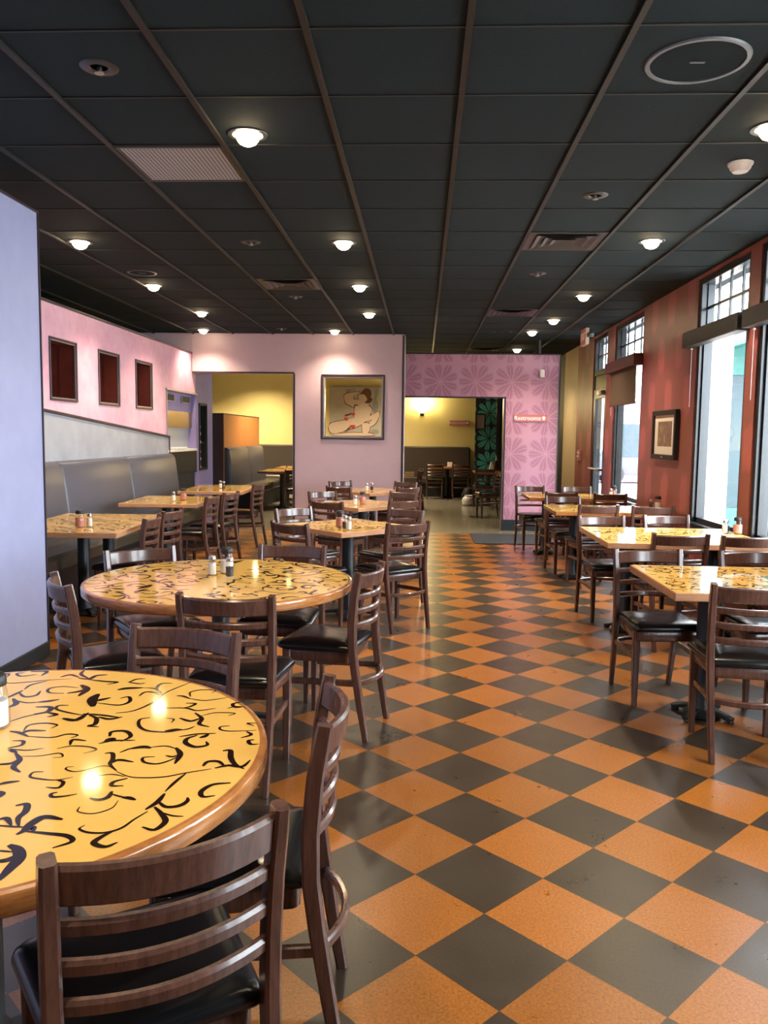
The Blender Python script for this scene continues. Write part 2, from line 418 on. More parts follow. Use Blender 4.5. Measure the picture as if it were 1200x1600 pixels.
def spline(P, n=5):
    P = [Vector((p[0], p[1])) for p in P]
    if len(P) == 2: return [P[0].lerp(P[1], i/6) for i in range(7)]
    Q = [P[0]*2-P[1]]+P+[P[-1]*2-P[-2]]; out = []
    for i in range(1, len(Q)-2):
        a, b_, c, d = Q[i-1:i+3]
        for k in range(n):
            t = k/n; out.append(.5*((2*b_)+(c-a)*t+(2*a-5*b_+4*c-d)*t*t+(3*b_-a-3*c+d)*t**3))
    out.append(P[-1]); return out
INLAY = [
(3.2,361,-85,399,-109,438,-111,474,-103,507,-83,541,-65,561,-55),
(4.7,512,-83,502,-129,496,-175),
(6.9,498,-183,495,-224,483,-256),
(6.9,496,-219,519,-241,543,-235,553,-214,549,-197),
(4.1,490,-263,476,-296,464,-332,441,-351,413,-353,395,-346,388,-338,393,-326),
(7.1,454,-342,440,-368,436,-390,461,-401,477,-384),
(6.7,538,-42,543,-17,566,-15,588,-43),
(7.9,560,47,577,50,588,9,606,-27,631,-50),
(6.6,567,-51,593,-34,624,-38,635,0),
(6.6,619,-123,584,-134,569,-167,579,-192,602,-185),
(7.1,497,-243,519,-270,537,-301,527,-334,501,-325),
(3.3,518,-265,543,-277,565,-278),
(6.1,297,12,313,14,327,-18,332,-48,360,-82),
(6.7,332,-42,342,-23,379,-32),
(2.7,259,-66,245,-72,252,-85,279,-91,316,-59,342,-62),
(2.7,331,-108,357,-100,389,-109),
(5.7,397,-117,375,-136,378,-155,402,-154),
(3.7,206,-98,186,-102,190,-125,216,-134,251,-137,280,-120),
(5.1,250,-135,271,-146,273,-173,246,-172),
(5.0,280,-194,271,-202,280,-215,303,-210,323,-198),
(7.4,388,-181,390,-209,376,-221,355,-214),
(3.5,387,-191,410,-202,431,-208),
(7.0,419,-207,433,-208,450,-217),
(2.4,352,-254,358,-274,391,-279,416,-254,416,-220),
(8.1,226,-258,244,-250,257,-280,257,-308,274,-340),
(3.7,225,-338,264,-341,294,-342),
(7.0,223,-315,236,-311,259,-338),
(11.3,289,-356,292,-327,304,-300,342,-307),
(8.3,285,-370,299,-342,310,-355),
(6.8,293,-356,342,-362,378,-368,395,-387,371,-412),
(12.8,290,-407,313,-421,330,-450,331,-486,332,-520),
(8.5,296,-463,315,-455,323,-435),
(3.5,280,-427,310,-430),
(7.2,143,-169,156,-157,179,-148),
(7.0,154,-198,173,-207,176,-227),
(5.2,74,324,49,320,56,292,101,268,150,251),
(10.7,102,226,141,217,150,272),
(6.4,139,262,189,258,247,243),
(7.5,160,255,187,233,200,193,190,179,217,174),
(7.6,188,244,223,231,249,249),
(4.7,221,274,262,299,288,364,297,452,341,556),
(5.6,233,417,239,453,269,449,294,422),
(5.8,286,447,260,485,258,532,289,539),
(4.3,220,490,254,485,289,447),
(10.7,154,466,177,482,220,490),
(6.1,188,393,207,408,224,368,205,338,139,351),
(16.3,142,320,117,378,115,426),
(9.5,124,363,141,376,161,397),
(4.9,17,422,-25,424,-42,459,-13,482,36,474),
(12.0,33,501,66,462,68,402),
(8.4,26,424,51,441,61,462),
(6.7,-59,570,-40,595,-2,571),
(6.7,-19,648,-10,602,33,560),
(8.2,-2,564,33,560,40,593,70,604),
(6.5,28,555,89,539,127,535,105,512),
(7.4,131,580,159,567,162,578,195,581,235,615),
(5.2,160,536,172,568,197,575),
(4.3,156,540,194,526,210,536),
(3.6,-226,511,-174,500,-128,515,-90,534,-19,556),
(5.0,-81,528,-109,489,-108,445),
(6.2,-108,437,-114,396,-122,357),
(6.2,-108,417,-76,384,-51,398,-56,437),
(9.3,-100,367,-70,324,-83,284),
(4.0,-93,356,-46,336,-9,348),
(8.7,-19,343,5,353,28,370),
(9.1,-7,306,33,306,41,271,14,250),
(3.8,-20,191,5,234,48,267),
(7.0,35,269,74,252,58,233),
(4.4,46,134,41,172,73,189,109,179,105,155),
(6.6,15,128,41,121,78,96),
(7.3,49,111,59,135,100,138),
(4.2,72,99,133,96,161,120,189,115,181,97),
(5.9,224,82,190,86,198,52),
(3.5,177,30,204,48,247,46,269,30,248,6),
(5.3,260,66,284,87,338,94),
(7.3,268,114,262,144,293,151,318,118,307,84),
(11.9,272,76,278,96,290,94),
(5.5,321,249,300,234,315,187,346,158,393,153,422,167),
(9.8,388,158,410,169,429,171),
(3.7,422,167,441,178,452,198),
(3.2,362,249,384,244,387,216),
(4.0,329,18,344,43,362,51),
(9.9,344,43,371,56,391,49),
(3.5,382,53,421,65,452,49),
(8.0,447,58,469,19,473,-35),
(4.4,416,1,392,-6,403,-31,434,-38,457,-16,469,10),
(4.5,438,10,456,4,469,19),
(7.6,475,138,457,115,462,87,490,65,515,78,507,100),
(4.9,434,126,472,146,517,154),
(7.8,485,122,495,133,499,151),
(3.7,538,208,517,200,522,180,549,172,611,183),
(5.5,588,173,604,152,584,130),
(5.9,618,121,606,113,616,92,634,94),
(3.8,601,232,578,229,599,213),
(4.6,337,326,391,329,426,312,471,334),
(5.3,379,368,406,367,399,342,386,334),
(7.0,397,253,431,233,450,256),
(6.9,425,295,454,255,459,214,489,196),
(3.3,446,271,477,299,529,300,517,280),
(5.5,336,429,356,425,381,404),
(3.4,374,409,428,395,490,433),
(3.6,376,423,365,462,390,486,431,484,426,459),
(6.0,525,390,507,373,519,347,537,348),
(3.4,501,336,518,352,545,353),
(6.5,86,-68,115,-60,122,-34),
(8.1,96,-3,124,-40,130,-79,158,-105),
(3.4,68,21,113,15,146,30),
(2.8,116,-21,159,-14,194,4,210,-15,191,-23),
(5.3,63,25,86,43,77,69,52,68),
(6.8,69,18,98,-1),
(5.2,-186,605,-204,592,-178,568,-141,590),
(6.8,-171,616,-126,622,-121,578),
(4.5,-259,584,-226,587,-216,556),
(3.2,-361,85,-399,109,-438,111,-474,103,-507,83,-541,65,-561,55),
(4.7,-512,83,-502,129,-496,175),
(6.9,-498,183,-495,224,-483,256),
(6.9,-496,219,-519,241,-543,235,-553,214,-549,197),
(4.1,-490,263,-476,296,-464,332,-441,351,-413,353,-395,346,-388,338,-393,326),
(7.1,-454,342,-440,368,-436,390,-461,401,-477,384),
(6.7,-538,42,-543,17,-566,15,-588,43),
(7.9,-560,-47,-577,-50,-588,-9,-606,27,-631,50),
(6.6,-567,51,-593,34,-624,38,-635,0),
(6.6,-619,123,-584,134,-569,167,-579,192,-602,185),
(7.1,-497,243,-519,270,-537,301,-527,334,-501,325),
(3.3,-518,265,-543,277,-565,278),
(6.1,-297,-12,-313,-14,-327,18,-332,48,-360,82),
(6.7,-332,42,-342,23,-379,32),
(2.7,-259,66,-245,72,-252,85,-279,91,-316,59,-342,62),
(2.7,-331,108,-357,100,-389,109),
(5.7,-397,117,-375,136,-378,155,-402,154),
(3.7,-206,98,-186,102,-190,125,-216,134,-251,137,-280,120),
(5.1,-250,135,-271,146,-273,173,-246,172),
(5.0,-280,194,-271,202,-280,215,-303,210,-323,198),
(7.4,-388,181,-390,209,-376,221,-355,214),
(3.5,-387,191,-410,202,-431,208),
(7.0,-419,207,-433,208,-450,217),
(2.4,-352,254,-358,274,-391,279,-416,254,-416,220),
(8.1,-226,258,-244,250,-257,280,-257,308,-274,340),
(3.7,-225,338,-264,341,-294,342),
(7.0,-223,315,-236,311,-259,338),
(11.3,-289,356,-292,327,-304,300,-342,307),
(8.3,-285,370,-299,342,-310,355),
(6.8,-293,356,-342,362,-378,368,-395,387,-371,412),
(12.8,-290,407,-313,421,-330,450,-331,486,-332,520),
(8.5,-296,463,-315,455,-323,435),
(3.5,-280,427,-310,430),
(7.2,-143,169,-156,157,-179,148),
(7.0,-154,198,-173,207,-176,227),
(5.2,-74,-324,-49,-320,-56,-292,-101,-268,-150,-251),
(10.7,-102,-226,-141,-217,-150,-272),
(6.4,-139,-262,-189,-258,-247,-243),
(7.5,-160,-255,-187,-233,-200,-193,-190,-179,-217,-174),
(7.6,-188,-244,-223,-231,-249,-249),
(4.7,-221,-274,-262,-299,-288,-364,-297,-452,-341,-556),
(5.6,-233,-417,-239,-453,-269,-449,-294,-422),
(5.8,-286,-447,-260,-485,-258,-532,-289,-539),
(4.3,-220,-490,-254,-485,-289,-447),
(10.7,-154,-466,-177,-482,-220,-490),
(6.1,-188,-393,-207,-408,-224,-368,-205,-338,-139,-351),
(16.3,-142,-320,-117,-378,-115,-426),
(9.5,-124,-363,-141,-376,-161,-397),
(4.9,-17,-422,25,-424,42,-459,13,-482,-36,-474),
(12.0,-33,-501,-66,-462,-68,-402),
(8.4,-26,-424,-51,-441,-61,-462),
(6.7,59,-570,40,-595,2,-571),
(6.7,19,-648,10,-602,-33,-560),
(8.2,2,-564,-33,-560,-40,-593,-70,-604),
(6.5,-28,-555,-89,-539,-127,-535,-105,-512),
(7.4,-131,-580,-159,-567,-162,-578,-195,-581,-235,-615),
(5.2,-160,-536,-172,-568,-197,-575),
(4.3,-156,-540,-194,-526,-210,-536),
(3.6,226,-511,174,-500,128,-515,90,-534,19,-556),
(5.0,81,-528,109,-489,108,-445),
(6.2,108,-437,114,-396,122,-357),
(6.2,108,-417,76,-384,51,-398,56,-437),
(9.3,100,-367,70,-324,83,-284),
(4.0,93,-356,46,-336,9,-348),
(8.7,19,-343,-5,-353,-28,-370),
(9.1,7,-306,-33,-306,-41,-271,-14,-250),
(3.8,20,-191,-5,-234,-48,-267),
(7.0,-35,-269,-74,-252,-58,-233),
(4.4,-46,-134,-41,-172,-73,-189,-109,-179,-105,-155),
(6.6,-15,-128,-41,-121,-78,-96),
(7.3,-49,-111,-59,-135,-100,-138),
(4.2,-72,-99,-133,-96,-161,-120,-189,-115,-181,-97),
(5.9,-224,-82,-190,-86,-198,-52),
(3.5,-177,-30,-204,-48,-247,-46,-269,-30,-248,-6),
(5.3,-260,-66,-284,-87,-338,-94),
(7.3,-268,-114,-262,-144,-293,-151,-318,-118,-307,-84),
(11.9,-272,-76,-278,-96,-290,-94),
(5.5,-321,-249,-300,-234,-315,-187,-346,-158,-393,-153,-422,-167),
(9.8,-388,-158,-410,-169,-429,-171),
(3.7,-422,-167,-441,-178,-452,-198),
(3.2,-362,-249,-384,-244,-387,-216),
(4.0,-329,-18,-344,-43,-362,-51),
(9.9,-344,-43,-371,-56,-391,-49),
(3.5,-382,-53,-421,-65,-452,-49),
(8.0,-447,-58,-469,-19,-473,35),
(4.4,-416,-1,-392,6,-403,31,-434,38,-457,16,-469,-10),
(4.5,-438,-10,-456,-4,-469,-19),
(7.6,-475,-138,-457,-115,-462,-87,-490,-65,-515,-78,-507,-100),
(4.9,-434,-126,-472,-146,-517,-154),
(7.8,-485,-122,-495,-133,-499,-151),
(3.7,-538,-208,-517,-200,-522,-180,-549,-172,-611,-183),
(5.5,-588,-173,-604,-152,-584,-130),
(5.9,-618,-121,-606,-113,-616,-92,-634,-94),
(3.8,-601,-232,-578,-229,-599,-213),
(4.6,-337,-326,-391,-329,-426,-312,-471,-334),
(5.3,-379,-368,-406,-367,-399,-342,-386,-334),
(7.0,-397,-253,-431,-233,-450,-256),
(6.9,-425,-295,-454,-255,-459,-214,-489,-196),
(3.3,-446,-271,-477,-299,-529,-300,-517,-280),
(5.5,-336,-429,-356,-425,-381,-404),
(3.4,-374,-409,-428,-395,-490,-433),
(3.6,-376,-423,-365,-462,-390,-486,-431,-484,-426,-459),
(6.0,-525,-390,-507,-373,-519,-347,-537,-348),
(3.4,-501,-336,-518,-352,-545,-353),
(6.5,-86,68,-115,60,-122,34),
(8.1,-96,3,-124,40,-130,79,-158,105),
(3.4,-68,-21,-113,-15,-146,-30),
(2.8,-116,21,-159,14,-194,-4,-210,15,-191,23),
(5.3,-63,-25,-86,-43,-77,-69,-52,-68),
(6.8,-69,-18,-98,1),
(5.2,186,-605,204,-592,178,-568,141,-590),
(6.8,171,-616,126,-622,121,-578),
(4.5,259,-584,226,-587,216,-556)]
PAINT = {'p_flesh':[[(-0.054,0.137),(0.117,0.171),(0.31,0.141),(0.375,0.057),(0.334,-0.05),(0.292,-0.156),(0.207,-0.242),(0.036,-0.287),(-0.051,-0.203),(-0.074,-0.033)],[(-0.717,-0.381),(-0.674,-0.306),(-0.566,-0.262),(-0.395,-0.228),(-0.223,-0.184),(-0.051,-0.139),(0.12,-0.158),(0.228,-0.2),(0.122,-0.307),(-0.049,-0.395),(-0.264,-0.461),(-0.435,-0.527),(-0.608,-0.551),(-0.694,-0.488)],[(-0.335,0.389),(-0.25,0.453),(-0.057,0.487),(0.071,0.477),(-0.057,0.413),(-0.099,0.327),(-0.055,0.264),(-0.097,0.115),(-0.183,0.157),(-0.291,0.219)],[(-0.141,0.285),(-0.013,0.307),(0.202,0.225),(0.288,0.183),(0.246,0.136),(0.074,0.164),(-0.097,0.2)],[(0.029,0.413),(0.136,0.457),(0.222,0.415),(0.244,0.289),(0.159,0.235),(0.052,0.265)],[(0.12,-0.137),(0.291,-0.114),(0.462,-0.027),(0.547,0.006),(0.559,-0.09),(0.465,-0.282),(0.337,-0.369),(0.294,-0.327),(0.378,-0.198),(0.25,-0.231),(0.142,-0.222)],[(0.122,-0.286),(0.293,-0.284),(0.327,-0.433),(0.253,-0.54),(0.145,-0.52)],[(-0.564,-0.561),(-0.134,-0.524),(0.339,-0.535),(0.361,-0.588),(-0.564,-0.599)]],'p_line':[[(0.072,0.435),(0.156,0.552),(0.241,0.585),(0.327,0.543),(0.354,0.417),(0.308,0.332),(0.255,0.331),(0.179,0.425)],[(0.244,0.289),(0.329,0.353),(0.383,0.311),(0.32,0.226),(0.224,0.221)],[(-0.31,-0.078),(-0.138,-0.034),(-0.138,-0.066),(-0.288,-0.12)],[(-0.328,-0.505),(-0.221,-0.407),(-0.157,-0.353),(-0.146,-0.385),(-0.242,-0.482)]],'p_red':[[(-0.32,-0.142),(-0.223,-0.162),(-0.244,-0.226),(-0.319,-0.21)],[(-0.128,-0.023),(-0.048,-0.043),(-0.078,-0.101),(-0.138,-0.076)],[(-0.179,-0.336),(-0.05,-0.335),(-0.066,-0.412),(-0.157,-0.4)]],'p_grey':[[(0.455,0.597),(0.54,0.587),(0.525,0.44),(0.484,0.312),(0.534,0.186),(0.488,-0.027),(0.419,-0.027),(0.396,0.142),(0.431,0.417)],[(0.402,-0.432),(0.531,-0.451),(0.532,-0.537),(0.339,-0.539)],[(-0.283,0.558),(-0.176,0.559),(-0.174,0.433),(-0.282,0.431)],[(-0.144,0.581),(-0.122,0.581),(-0.121,0.475),(-0.143,0.475)],[(-0.079,0.581),(-0.058,0.582),(-0.057,0.487),(-0.079,0.486)]]}
_bm_mesh = B.mesh
def _mesh(s, name, mats, smooth=False):
    import bmesh
    me = _bm_mesh(s, name, mats, False)
    bm = bmesh.new(); bm.from_mesh(me); bmesh.ops.recalc_face_normals(bm, faces=bm.faces); bm.to_mesh(me); bm.free()
    if smooth:
        me.polygons.foreach_set('use_smooth', [True]*len(me.polygons))
        try: me.set_sharp_from_angle(angle=math.radians(42))
        except Exception: pass
    me.update(); return me
B.mesh = _mesh

# ------------------------------------------------------------ camera
F, PITCH, YAW, ROLL, EYE = 1268.5, .0937, .0466, .0125, 1.48
cy_, sy_ = math.cos(YAW), math.sin(YAW)
fw = Vector((-sy_*math.cos(PITCH), cy_*math.cos(PITCH), -math.sin(PITCH)))
r0 = Vector((cy_, sy_, 0)); u0 = r0.cross(fw)
rt = r0*math.cos(ROLL)+u0*math.sin(ROLL); up = u0*math.cos(ROLL)-r0*math.sin(ROLL)
cd = bpy.data.cameras.new('camera'); cd.sensor_fit = 'HORIZONTAL'; cd.sensor_width = 36; cd.lens = 36*F/1200; cd.clip_start = .05; cd.clip_end = 200
cam = bpy.data.objects.new('camera', cd); C.objects.link(cam); sc.camera = cam
cam.matrix_world = Matrix(((rt.x, up.x, -fw.x, 0), (rt.y, up.y, -fw.y, 0), (rt.z, up.z, -fw.z, EYE), (0, 0, 0, 1)))

# ------------------------------------------------------------ room shell
CX, CY, G, CZ = -.4635, 3.182, .61, 3.0
WX = 2.55                      # inner face of the window wall
MY, PY, YY = 12.4, 12.95, 20.5  # mauve wall, pink leaf wall, yellow wall
struct('floor', B().box(-8, WX, -3, 12.42, -.08, 0), 'floor')
struct('floor_back', B().box(-8, WX, 12.42, 21, -.08, 0), 'concrete')
struct('ceiling', B().box(-8.2, 2.95, -3.1, 15.5, CZ, CZ+.12), 'ceil')
b = B().box(-8.2, 2.95, 15.5, 21.1, 3.32, 3.42); b.box(-8.2, 2.95, 15.5, 15.6, CZ, 3.4)
struct('ceiling_back', b, 'ceil')
b = B()
for l in range(-11, 6): b.box(CX+l*G-.013, CX+l*G+.013, -2.99, 15.48, CZ-.014, CZ-.0005, 0)
struct('trim_1', b, 'tee')
b = B()
for r in range(-10, 21): b.box(-8, WX-.01, CY+r*G-.006, CY+r*G+.006, CZ-.005, CZ-.0006, 0)
struct('trim_2', b, 'tee_gap')

# window wall
pairs = [(9.76, 11.15), (11.62, 12.52), (6.66, 7.87), (5.24, 6.45), (2.14, 3.35), (.72, 1.93)]
holes = [(a, c, (.02 if a == 11.62 else .66), 2.965) for a, c in pairs]
struct('wall_right', holed(B(), 'x', WX, WX+.14, -3, 13.75, 0, CZ, holes), 'maroon')
b = B().box(WX, WX+.27, 13.75, 15.0, 0, CZ); struct('wall_right_tan', b, 'tan')
struct('wall_right_far', B().box(WX, WX+.27, 15.0, 21, 0, 3.35), 'black')
for i, (a, c) in enumerate(pairs):
    door = a == 11.62
    z0 = .02 if door else .66; z1 = 2.965; xg = WX+.075; mid = 2.44
    e = link('door_1' if door else 'window_%d' % (i+1 if i == 0 else i), None); e['kind'] = 'structure'
    f = B(); t = .055
    f.rbox(WX+.012, WX+.135, a+.001, a+t, z0, z1-.001); f.rbox(WX+.012, WX+.135, c-t, c-.001, z0, z1-.001)
    f.rbox(WX+.013, WX+.134, a+t, c-t, z1-t, z1-.002); f.rbox(WX+.013, WX+.134, a+t, c-t, mid-.04, mid+.04)
    if not door: f.rbox(WX-.03, WX+.135, a+.001, c-.001, z0, z0+.045)
    # inner stepped jamb
    f.box(xg-.03, xg+.03, a+t, a+t+.03, z0+.04, mid-.04); f.box(xg-.03, xg+.03, c-t-.03, c-t, z0+.04, mid-.04)
    f.box(xg-.03, xg+.03, a+t, c-t, z0+.045, z0+.09) if not door else None
    part('window_frame', f, 'frame', e)
    mu = B(); n = 4
    for k in range(1, n):
        y = a+t+(c-a-2*t)*k/n; mu.box(xg-.006, xg+.012, y-.012, y+.012, mid+.04, z1-t)
    zc = (mid+.04+z1-t)/2; mu.box(xg-.007, xg+.013, a+t, c-t, zc-.012, zc+.012)
    mu.box(xg-.01, xg+.015, a+t, a+t+.02, mid+.04, z1-t); mu.box(xg-.01, xg+.015, c-t-.02, c-t, mid+.04, z1-t)
    part('muntins', mu, 'frame', e)
    part('pane', B().box(xg, xg+.006, a+t, c-t, mid+.04, z1-t), 'glass', e)
    if not door:
        part('pane', B().box(xg, xg+.006, a+t, c-t, z0+.06, mid-.04), 'glass', e)
    else:
        d = B(); s = .1; x0, x1 = xg-.06, xg-.012
        d.rbox(x0, x1, a+t, a+t+s, .03, 2.2); d.rbox(x0, x1, c-t-s, c-t, .03, 2.2); d.rbox(x0+.001, x1-.001, a+t+s, c-t-s, .03, .28); d.rbox(x0+.001, x1-.001, a+t+s, c-t-s, 2.06, 2.2)
        d.rbox(xg-.05, xg+.055, a+t, c-t, 2.2, mid-.04)
        part('door_leaf', d, 'frame', e)
        part('pane', B().box(xg-.04, xg-.034, a+t+s, c-t-s, .28, 2.06), 'glass', e)
        part('push_bar', B().tube([(x0-.05, a+t+.02, 1.03), (x0-.05, c-t-.02, 1.03)], .018).box(x0-.05, x0, a+t+.04, a+t+.08, 1.015, 1.045).box(x0-.05, x0, c-t-.08, c-t-.04, 1.015, 1.045), 'steel', e)
        part('door_closer', B().rbox(x0-.06, x0-.001, a+t+.06, a+t+.34, 2.1, 2.16), 'steel', e)

# roller blinds over the windows
def blind(a, c, cas, drop, label):
    e = thing('roller_blind', label, 'blind', (WX, (a+c)/2, 2.41), group='roller blinds over the tall windows')
    w = (c-a)/2
    part('cassette', B().rbox(-.11, -.002, -w-.06, w+.05, -.07, .07, .006), cas, e)
    ch = B(); ch.tube([(-.03, w-.0, -.07), (-.03, w-.0, -.62)], .002, 6)
    ch.lathe([(0, -.09), (.012, -.085), (.012, -.075), (0, -.07)], 8, -.03, w-.0)
    part('pull_chain', ch, 'white', e)
    if drop:
        part('cloth', B().box(-.055, -.052, -w+.02, w-.03, -.07-drop, -.069), 'shade_cloth', e)
        part('hem_bar', B().rbox(-.062, -.045, -w+.02, w-.03, -.07-drop-.025, -.0701-drop), 'cassette', e)
blind(9.78, 11.15, 'cassette', .42, 'maroon roller blind drawn partly down over the window beside the glass door')
blind(6.66, 7.90, 'black', 0, 'black roller blind box above the tall window between picture and near pillar')
blind(5.24, 6.45, 'black', 0, 'black roller blind box above the nearest window, cut by the photo edge')
blind(2.14, 3.35, 'black', 0, 'black roller blind box above the window beside the camera')

# outer walls
struct('wall_back', B().box(-8, WX+.27, -3.12, -3, 0, CZ), 'mauve')
struct('wall_outer', B().box(-8.1, -8, -3, 21, 0, 3.35), 'yellow')
# blue lilac partition
struct('wall_partition', B().box(-2.62, -2.477, -3, 5.2, 0, 2.86), 'lilac')
b = B().box(-2.625, -2.468, 5.2, 5.212, 0, 2.875); b.box(-2.63, -2.468, -3, 5.2, 2.86, 2.875)
struct('trim_3', b, 'dark_trim')
struct('baseboard_left', B().rbox(-2.477, -2.462, -3, 5.2, 0, .09), 'black')
# pink niche wall
nich = [(7.65, 8.22, 1.80, 2.36), (8.82, 9.39, 1.80, 2.36), (9.97, 10.54, 1.80, 2.36)]
struct('wall_left', holed(B(), 'x', -3.72, -3.55, 4.8, 12.62, 0, 2.69, nich+[(11.16, 12.62, 0, 2.07)]), 'pink')
struct('trim_4', B().rbox(-3.74, -3.53, 4.8, 12.39, 2.69, 2.715), 'dark_trim')
struct('wall_left_lilac', holed(B(), 'x', -3.72, -3.551, 12.62, 13.62, 0, 3.0, [(12.80, 13.20, .92, 1.93)]), 'lilac_far')
struct('wall_kitchen', B().box(-5.6, -5.5, 4.8, 12.4, 0, CZ), 'black')
ord_ = ['first', 'middle', 'last']
for i, (a, c, z0, z1) in enumerate(nich):
    e = link('wall_niche', None); e['kind'] = 'structure'; e['label'] = ['square oxblood wall niche nearest the blue partition', 'square oxblood wall niche between two others in the pink wall', 'square oxblood wall niche farthest from the blue partition'][i]; e['category'] = 'niche'; e['group'] = 'niches in the pink wall'
    n = B().box(-3.90, -3.89, a, c, z0, z1); n.box(-3.89, -3.72, a-.01, a, z0, z1); n.box(-3.89, -3.72, c, c+.01, z0, z1); n.box(-3.89, -3.72, a, c, z1, z1+.01); n.box(-3.89, -3.72, a, c, z0-.01, z0)
    n.box(-3.72, -3.56, a+.0, a+.008, z0, z1); n.box(-3.72, -3.56, c-.008, c, z0, z1); n.box(-3.72, -3.56, a, c, z1-.008, z1); n.box(-3.72, -3.56, a, c, z0, z0+.008)
    part('lining', n, 'niche', e)
    w = .022; x0, x1 = -3.56, -3.535
    t = B().rbox(x0, x1, a-w, a, z0-w, z1+w); t.rbox(x0, x1, c, c+w, z0-w, z1+w); t.rbox(x0, x1, a, c, z1, z1+w); t.rbox(x0, x1, a, c, z0-w, z0)
    part('niche_frame', t, 'dark_trim', e)
    s = B(); w2 = .012
    s.box(x0, x1-.012, c-w2, c, z0, z1); s.box(x0, x1-.012, a, a+w2, z0, z1); s.box(x0, x1-.012, a, c, z1-w2, z1); s.box(x0, x1-.012, a, c, z0, z0+w2)
    part('niche_bead', s, 'silver_trim', e)
# sloping grey panel over the bench and its rail
b = B().prism([(4.9, .3), (11.2, .3), (11.2, 1.42), (7.49, 1.668), (4.9, 1.84)], -3.549, -3.535, 'x'); struct('wainscot_left', b, 'greyblue')
b = B().sweep([(-3.535, 4.9, 1.848), (-3.535, 7.49, 1.676), (-3.535, 11.21, 1.428)], (.04, .03)); b.rbox(-3.55, -3.52, 11.195, 11.215, .6, 1.43)
struct('trim_5', b, 'dark_trim')

# service pass in the pink wall
e = thing('service_station', 'recessed service pass with steel back and dark counter beyond the bench', 'service station', (-3.55, 11.89, 0))
part('hood_panel', B().box(-.10, -.07, -.73, .73, 1.80, 2.07), 'lilac_far', e)
part('hood', B().prism([(-.14, 1.56), (-.068, 1.56), (-.068, 1.80), (-.14, 1.80)], -.73, .73, 'y'), 'brass', e)
for y in (-.43, .36):
    h = B(); h.rbox(-.07, -.045, y-.2, y+.2, 1.945, 2.03)
    part('vent_slot', h, 'black', e)
    h2 = B(); h2.rbox(-.07, -.04, y-.21, y+.21, 1.93, 1.945); h2.rbox(-.07, -.04, y-.215, y-.2, 1.945, 2.03)
    part('slot_trim', h2, 'silver_trim', e)
part('back_panel', B().box(-.16, -.12, -.73, .73, 1.2, 1.6), 'back_panel', e)
part('counter_ledge', B().rbox(-.16, .02, -.73, .73, 1.21, 1.245), 'cream', e)
part('counter_front', B().rbox(-.10, .01, -.73, .73, .88, 1.21), 'black', e)
part('lower_panel', B().rbox(-.12, -.03, -.73, .73, 0, .88), 'charcoal', e)
b = B().rbox(-3.56, -3.525, 11.12, 12.66, 2.07, 2.10); b.rbox(-3.56, -3.535, 11.145, 11.16, .0, 2.07)
struct('trim_6', b, 'silver_trim')
solid('folded_cloth', B().rbox(-.05, .05, -.25, .3, 0, .03, .01), 'white', 'white folded cloth lying on the service pass ledge', 'cloth', (-3.60, 11.85, 1.2455))
e = thing('display_niche', 'tall narrow black display niche in the lilac wall', 'niche', (-3.55, 13.0, .92)); e['kind'] = 'structure'
n = B().box(-.15, -.14, -.2, .2, 0, 1.01); n.box(-.14, 0, -.2, -.19, 0, 1.01); n.box(-.14, 0, .19, .2, 0, 1.01); n.box(-.14, 0, -.19, .19, 0, .01); n.box(-.14, 0, -.19, .19, 1.0, 1.01)
part('lining', n, 'black', e)
w = .03; t = B().rbox(-.005, .02, -.2-w, -.2, -w, 1.01+w); t.rbox(-.005, .02, .2, .2+w, -w, 1.01+w); t.rbox(-.005, .02, -.2, .2, 1.01, 1.01+w); t.rbox(-.005, .02, -.2, .2, -w, 0)
part('niche_frame', t, 'black', e)
part('glass_shelf', B().box(-.14, -.005, -.19, .19, .40, .408), 'jar', e)
for z, sc_, lab in ((.41+.92, 1, 'white figurine on the glass shelf of the tall niche'), (.01+.92, 1.0, 'white figurine at the bottom of the tall niche')):
    f = B().lathe([(.045, 0), (.05, .02), (.03, .06), (.04, .11), (.05, .15), (.03, .19), (.028, .21), (.045, .25), (.04, .29), (0, .31)], 14)
    solid('figurine', f, 'white', lab, 'figurine', (-3.60, 12.90, z), smooth=True)

# mauve wall with doorway and picture opening
b = holed(B(), 'y', MY, MY+.16, -3.54, -.303, 0, CZ, [(-3.6, -1.98, -1, 2.40), (-1.53, -.61, 1.44, 2.37)])
b.box(-8, -3.541, MY, MY+.16, 2.7, CZ)
struct('wall_middle', b, 'mauve')
b = B().rbox(-3.54, -1.965, MY-.012, MY+.005, 2.40, 2.425); b.rbox(-1.98, -1.955, MY-.012, MY+.005, 0, 2.40)
struct('trim_7', b, 'dark_trim')
b = B().rbox(-.303, -.285, MY-.01, MY+.17, 0, CZ-.01); b.rbox(-1.992, -1.98, MY-.008, MY+.17, 0, 2.40)
struct('trim_8', b, 'silver_trim')
b = B().rbox(-.33, -.303, MY-.008, MY+.003, 0, CZ-.01); struct('trim_9', b, 'dark_trim')
def ring(b, a0, a1, z0, z1, w, y0, y1):
    b.rbox(a0-w, a0, y0, y1, z0-w, z1+w); b.rbox(a1, a1+w, y0, y1, z0-w, z1+w); b.rbox(a0, a1, y0, y1, z1, z1+w); b.rbox(a0, a1, y0, y1, z0-w, z0); return b
struct('trim_10', ring(B(), -1.53, -.61, 1.44, 2.37, .025, MY-.02, MY+.004), 'dark_trim')
struct('trim_11', ring(B(), -1.505, -.635, 1.465, 2.345, .024, MY-.006, MY+.16), 'silver_trim')
struct('baseboard_middle', B().rbox(-1.955, -.33, MY-.012, MY, 0, .1), 'dark_trim')

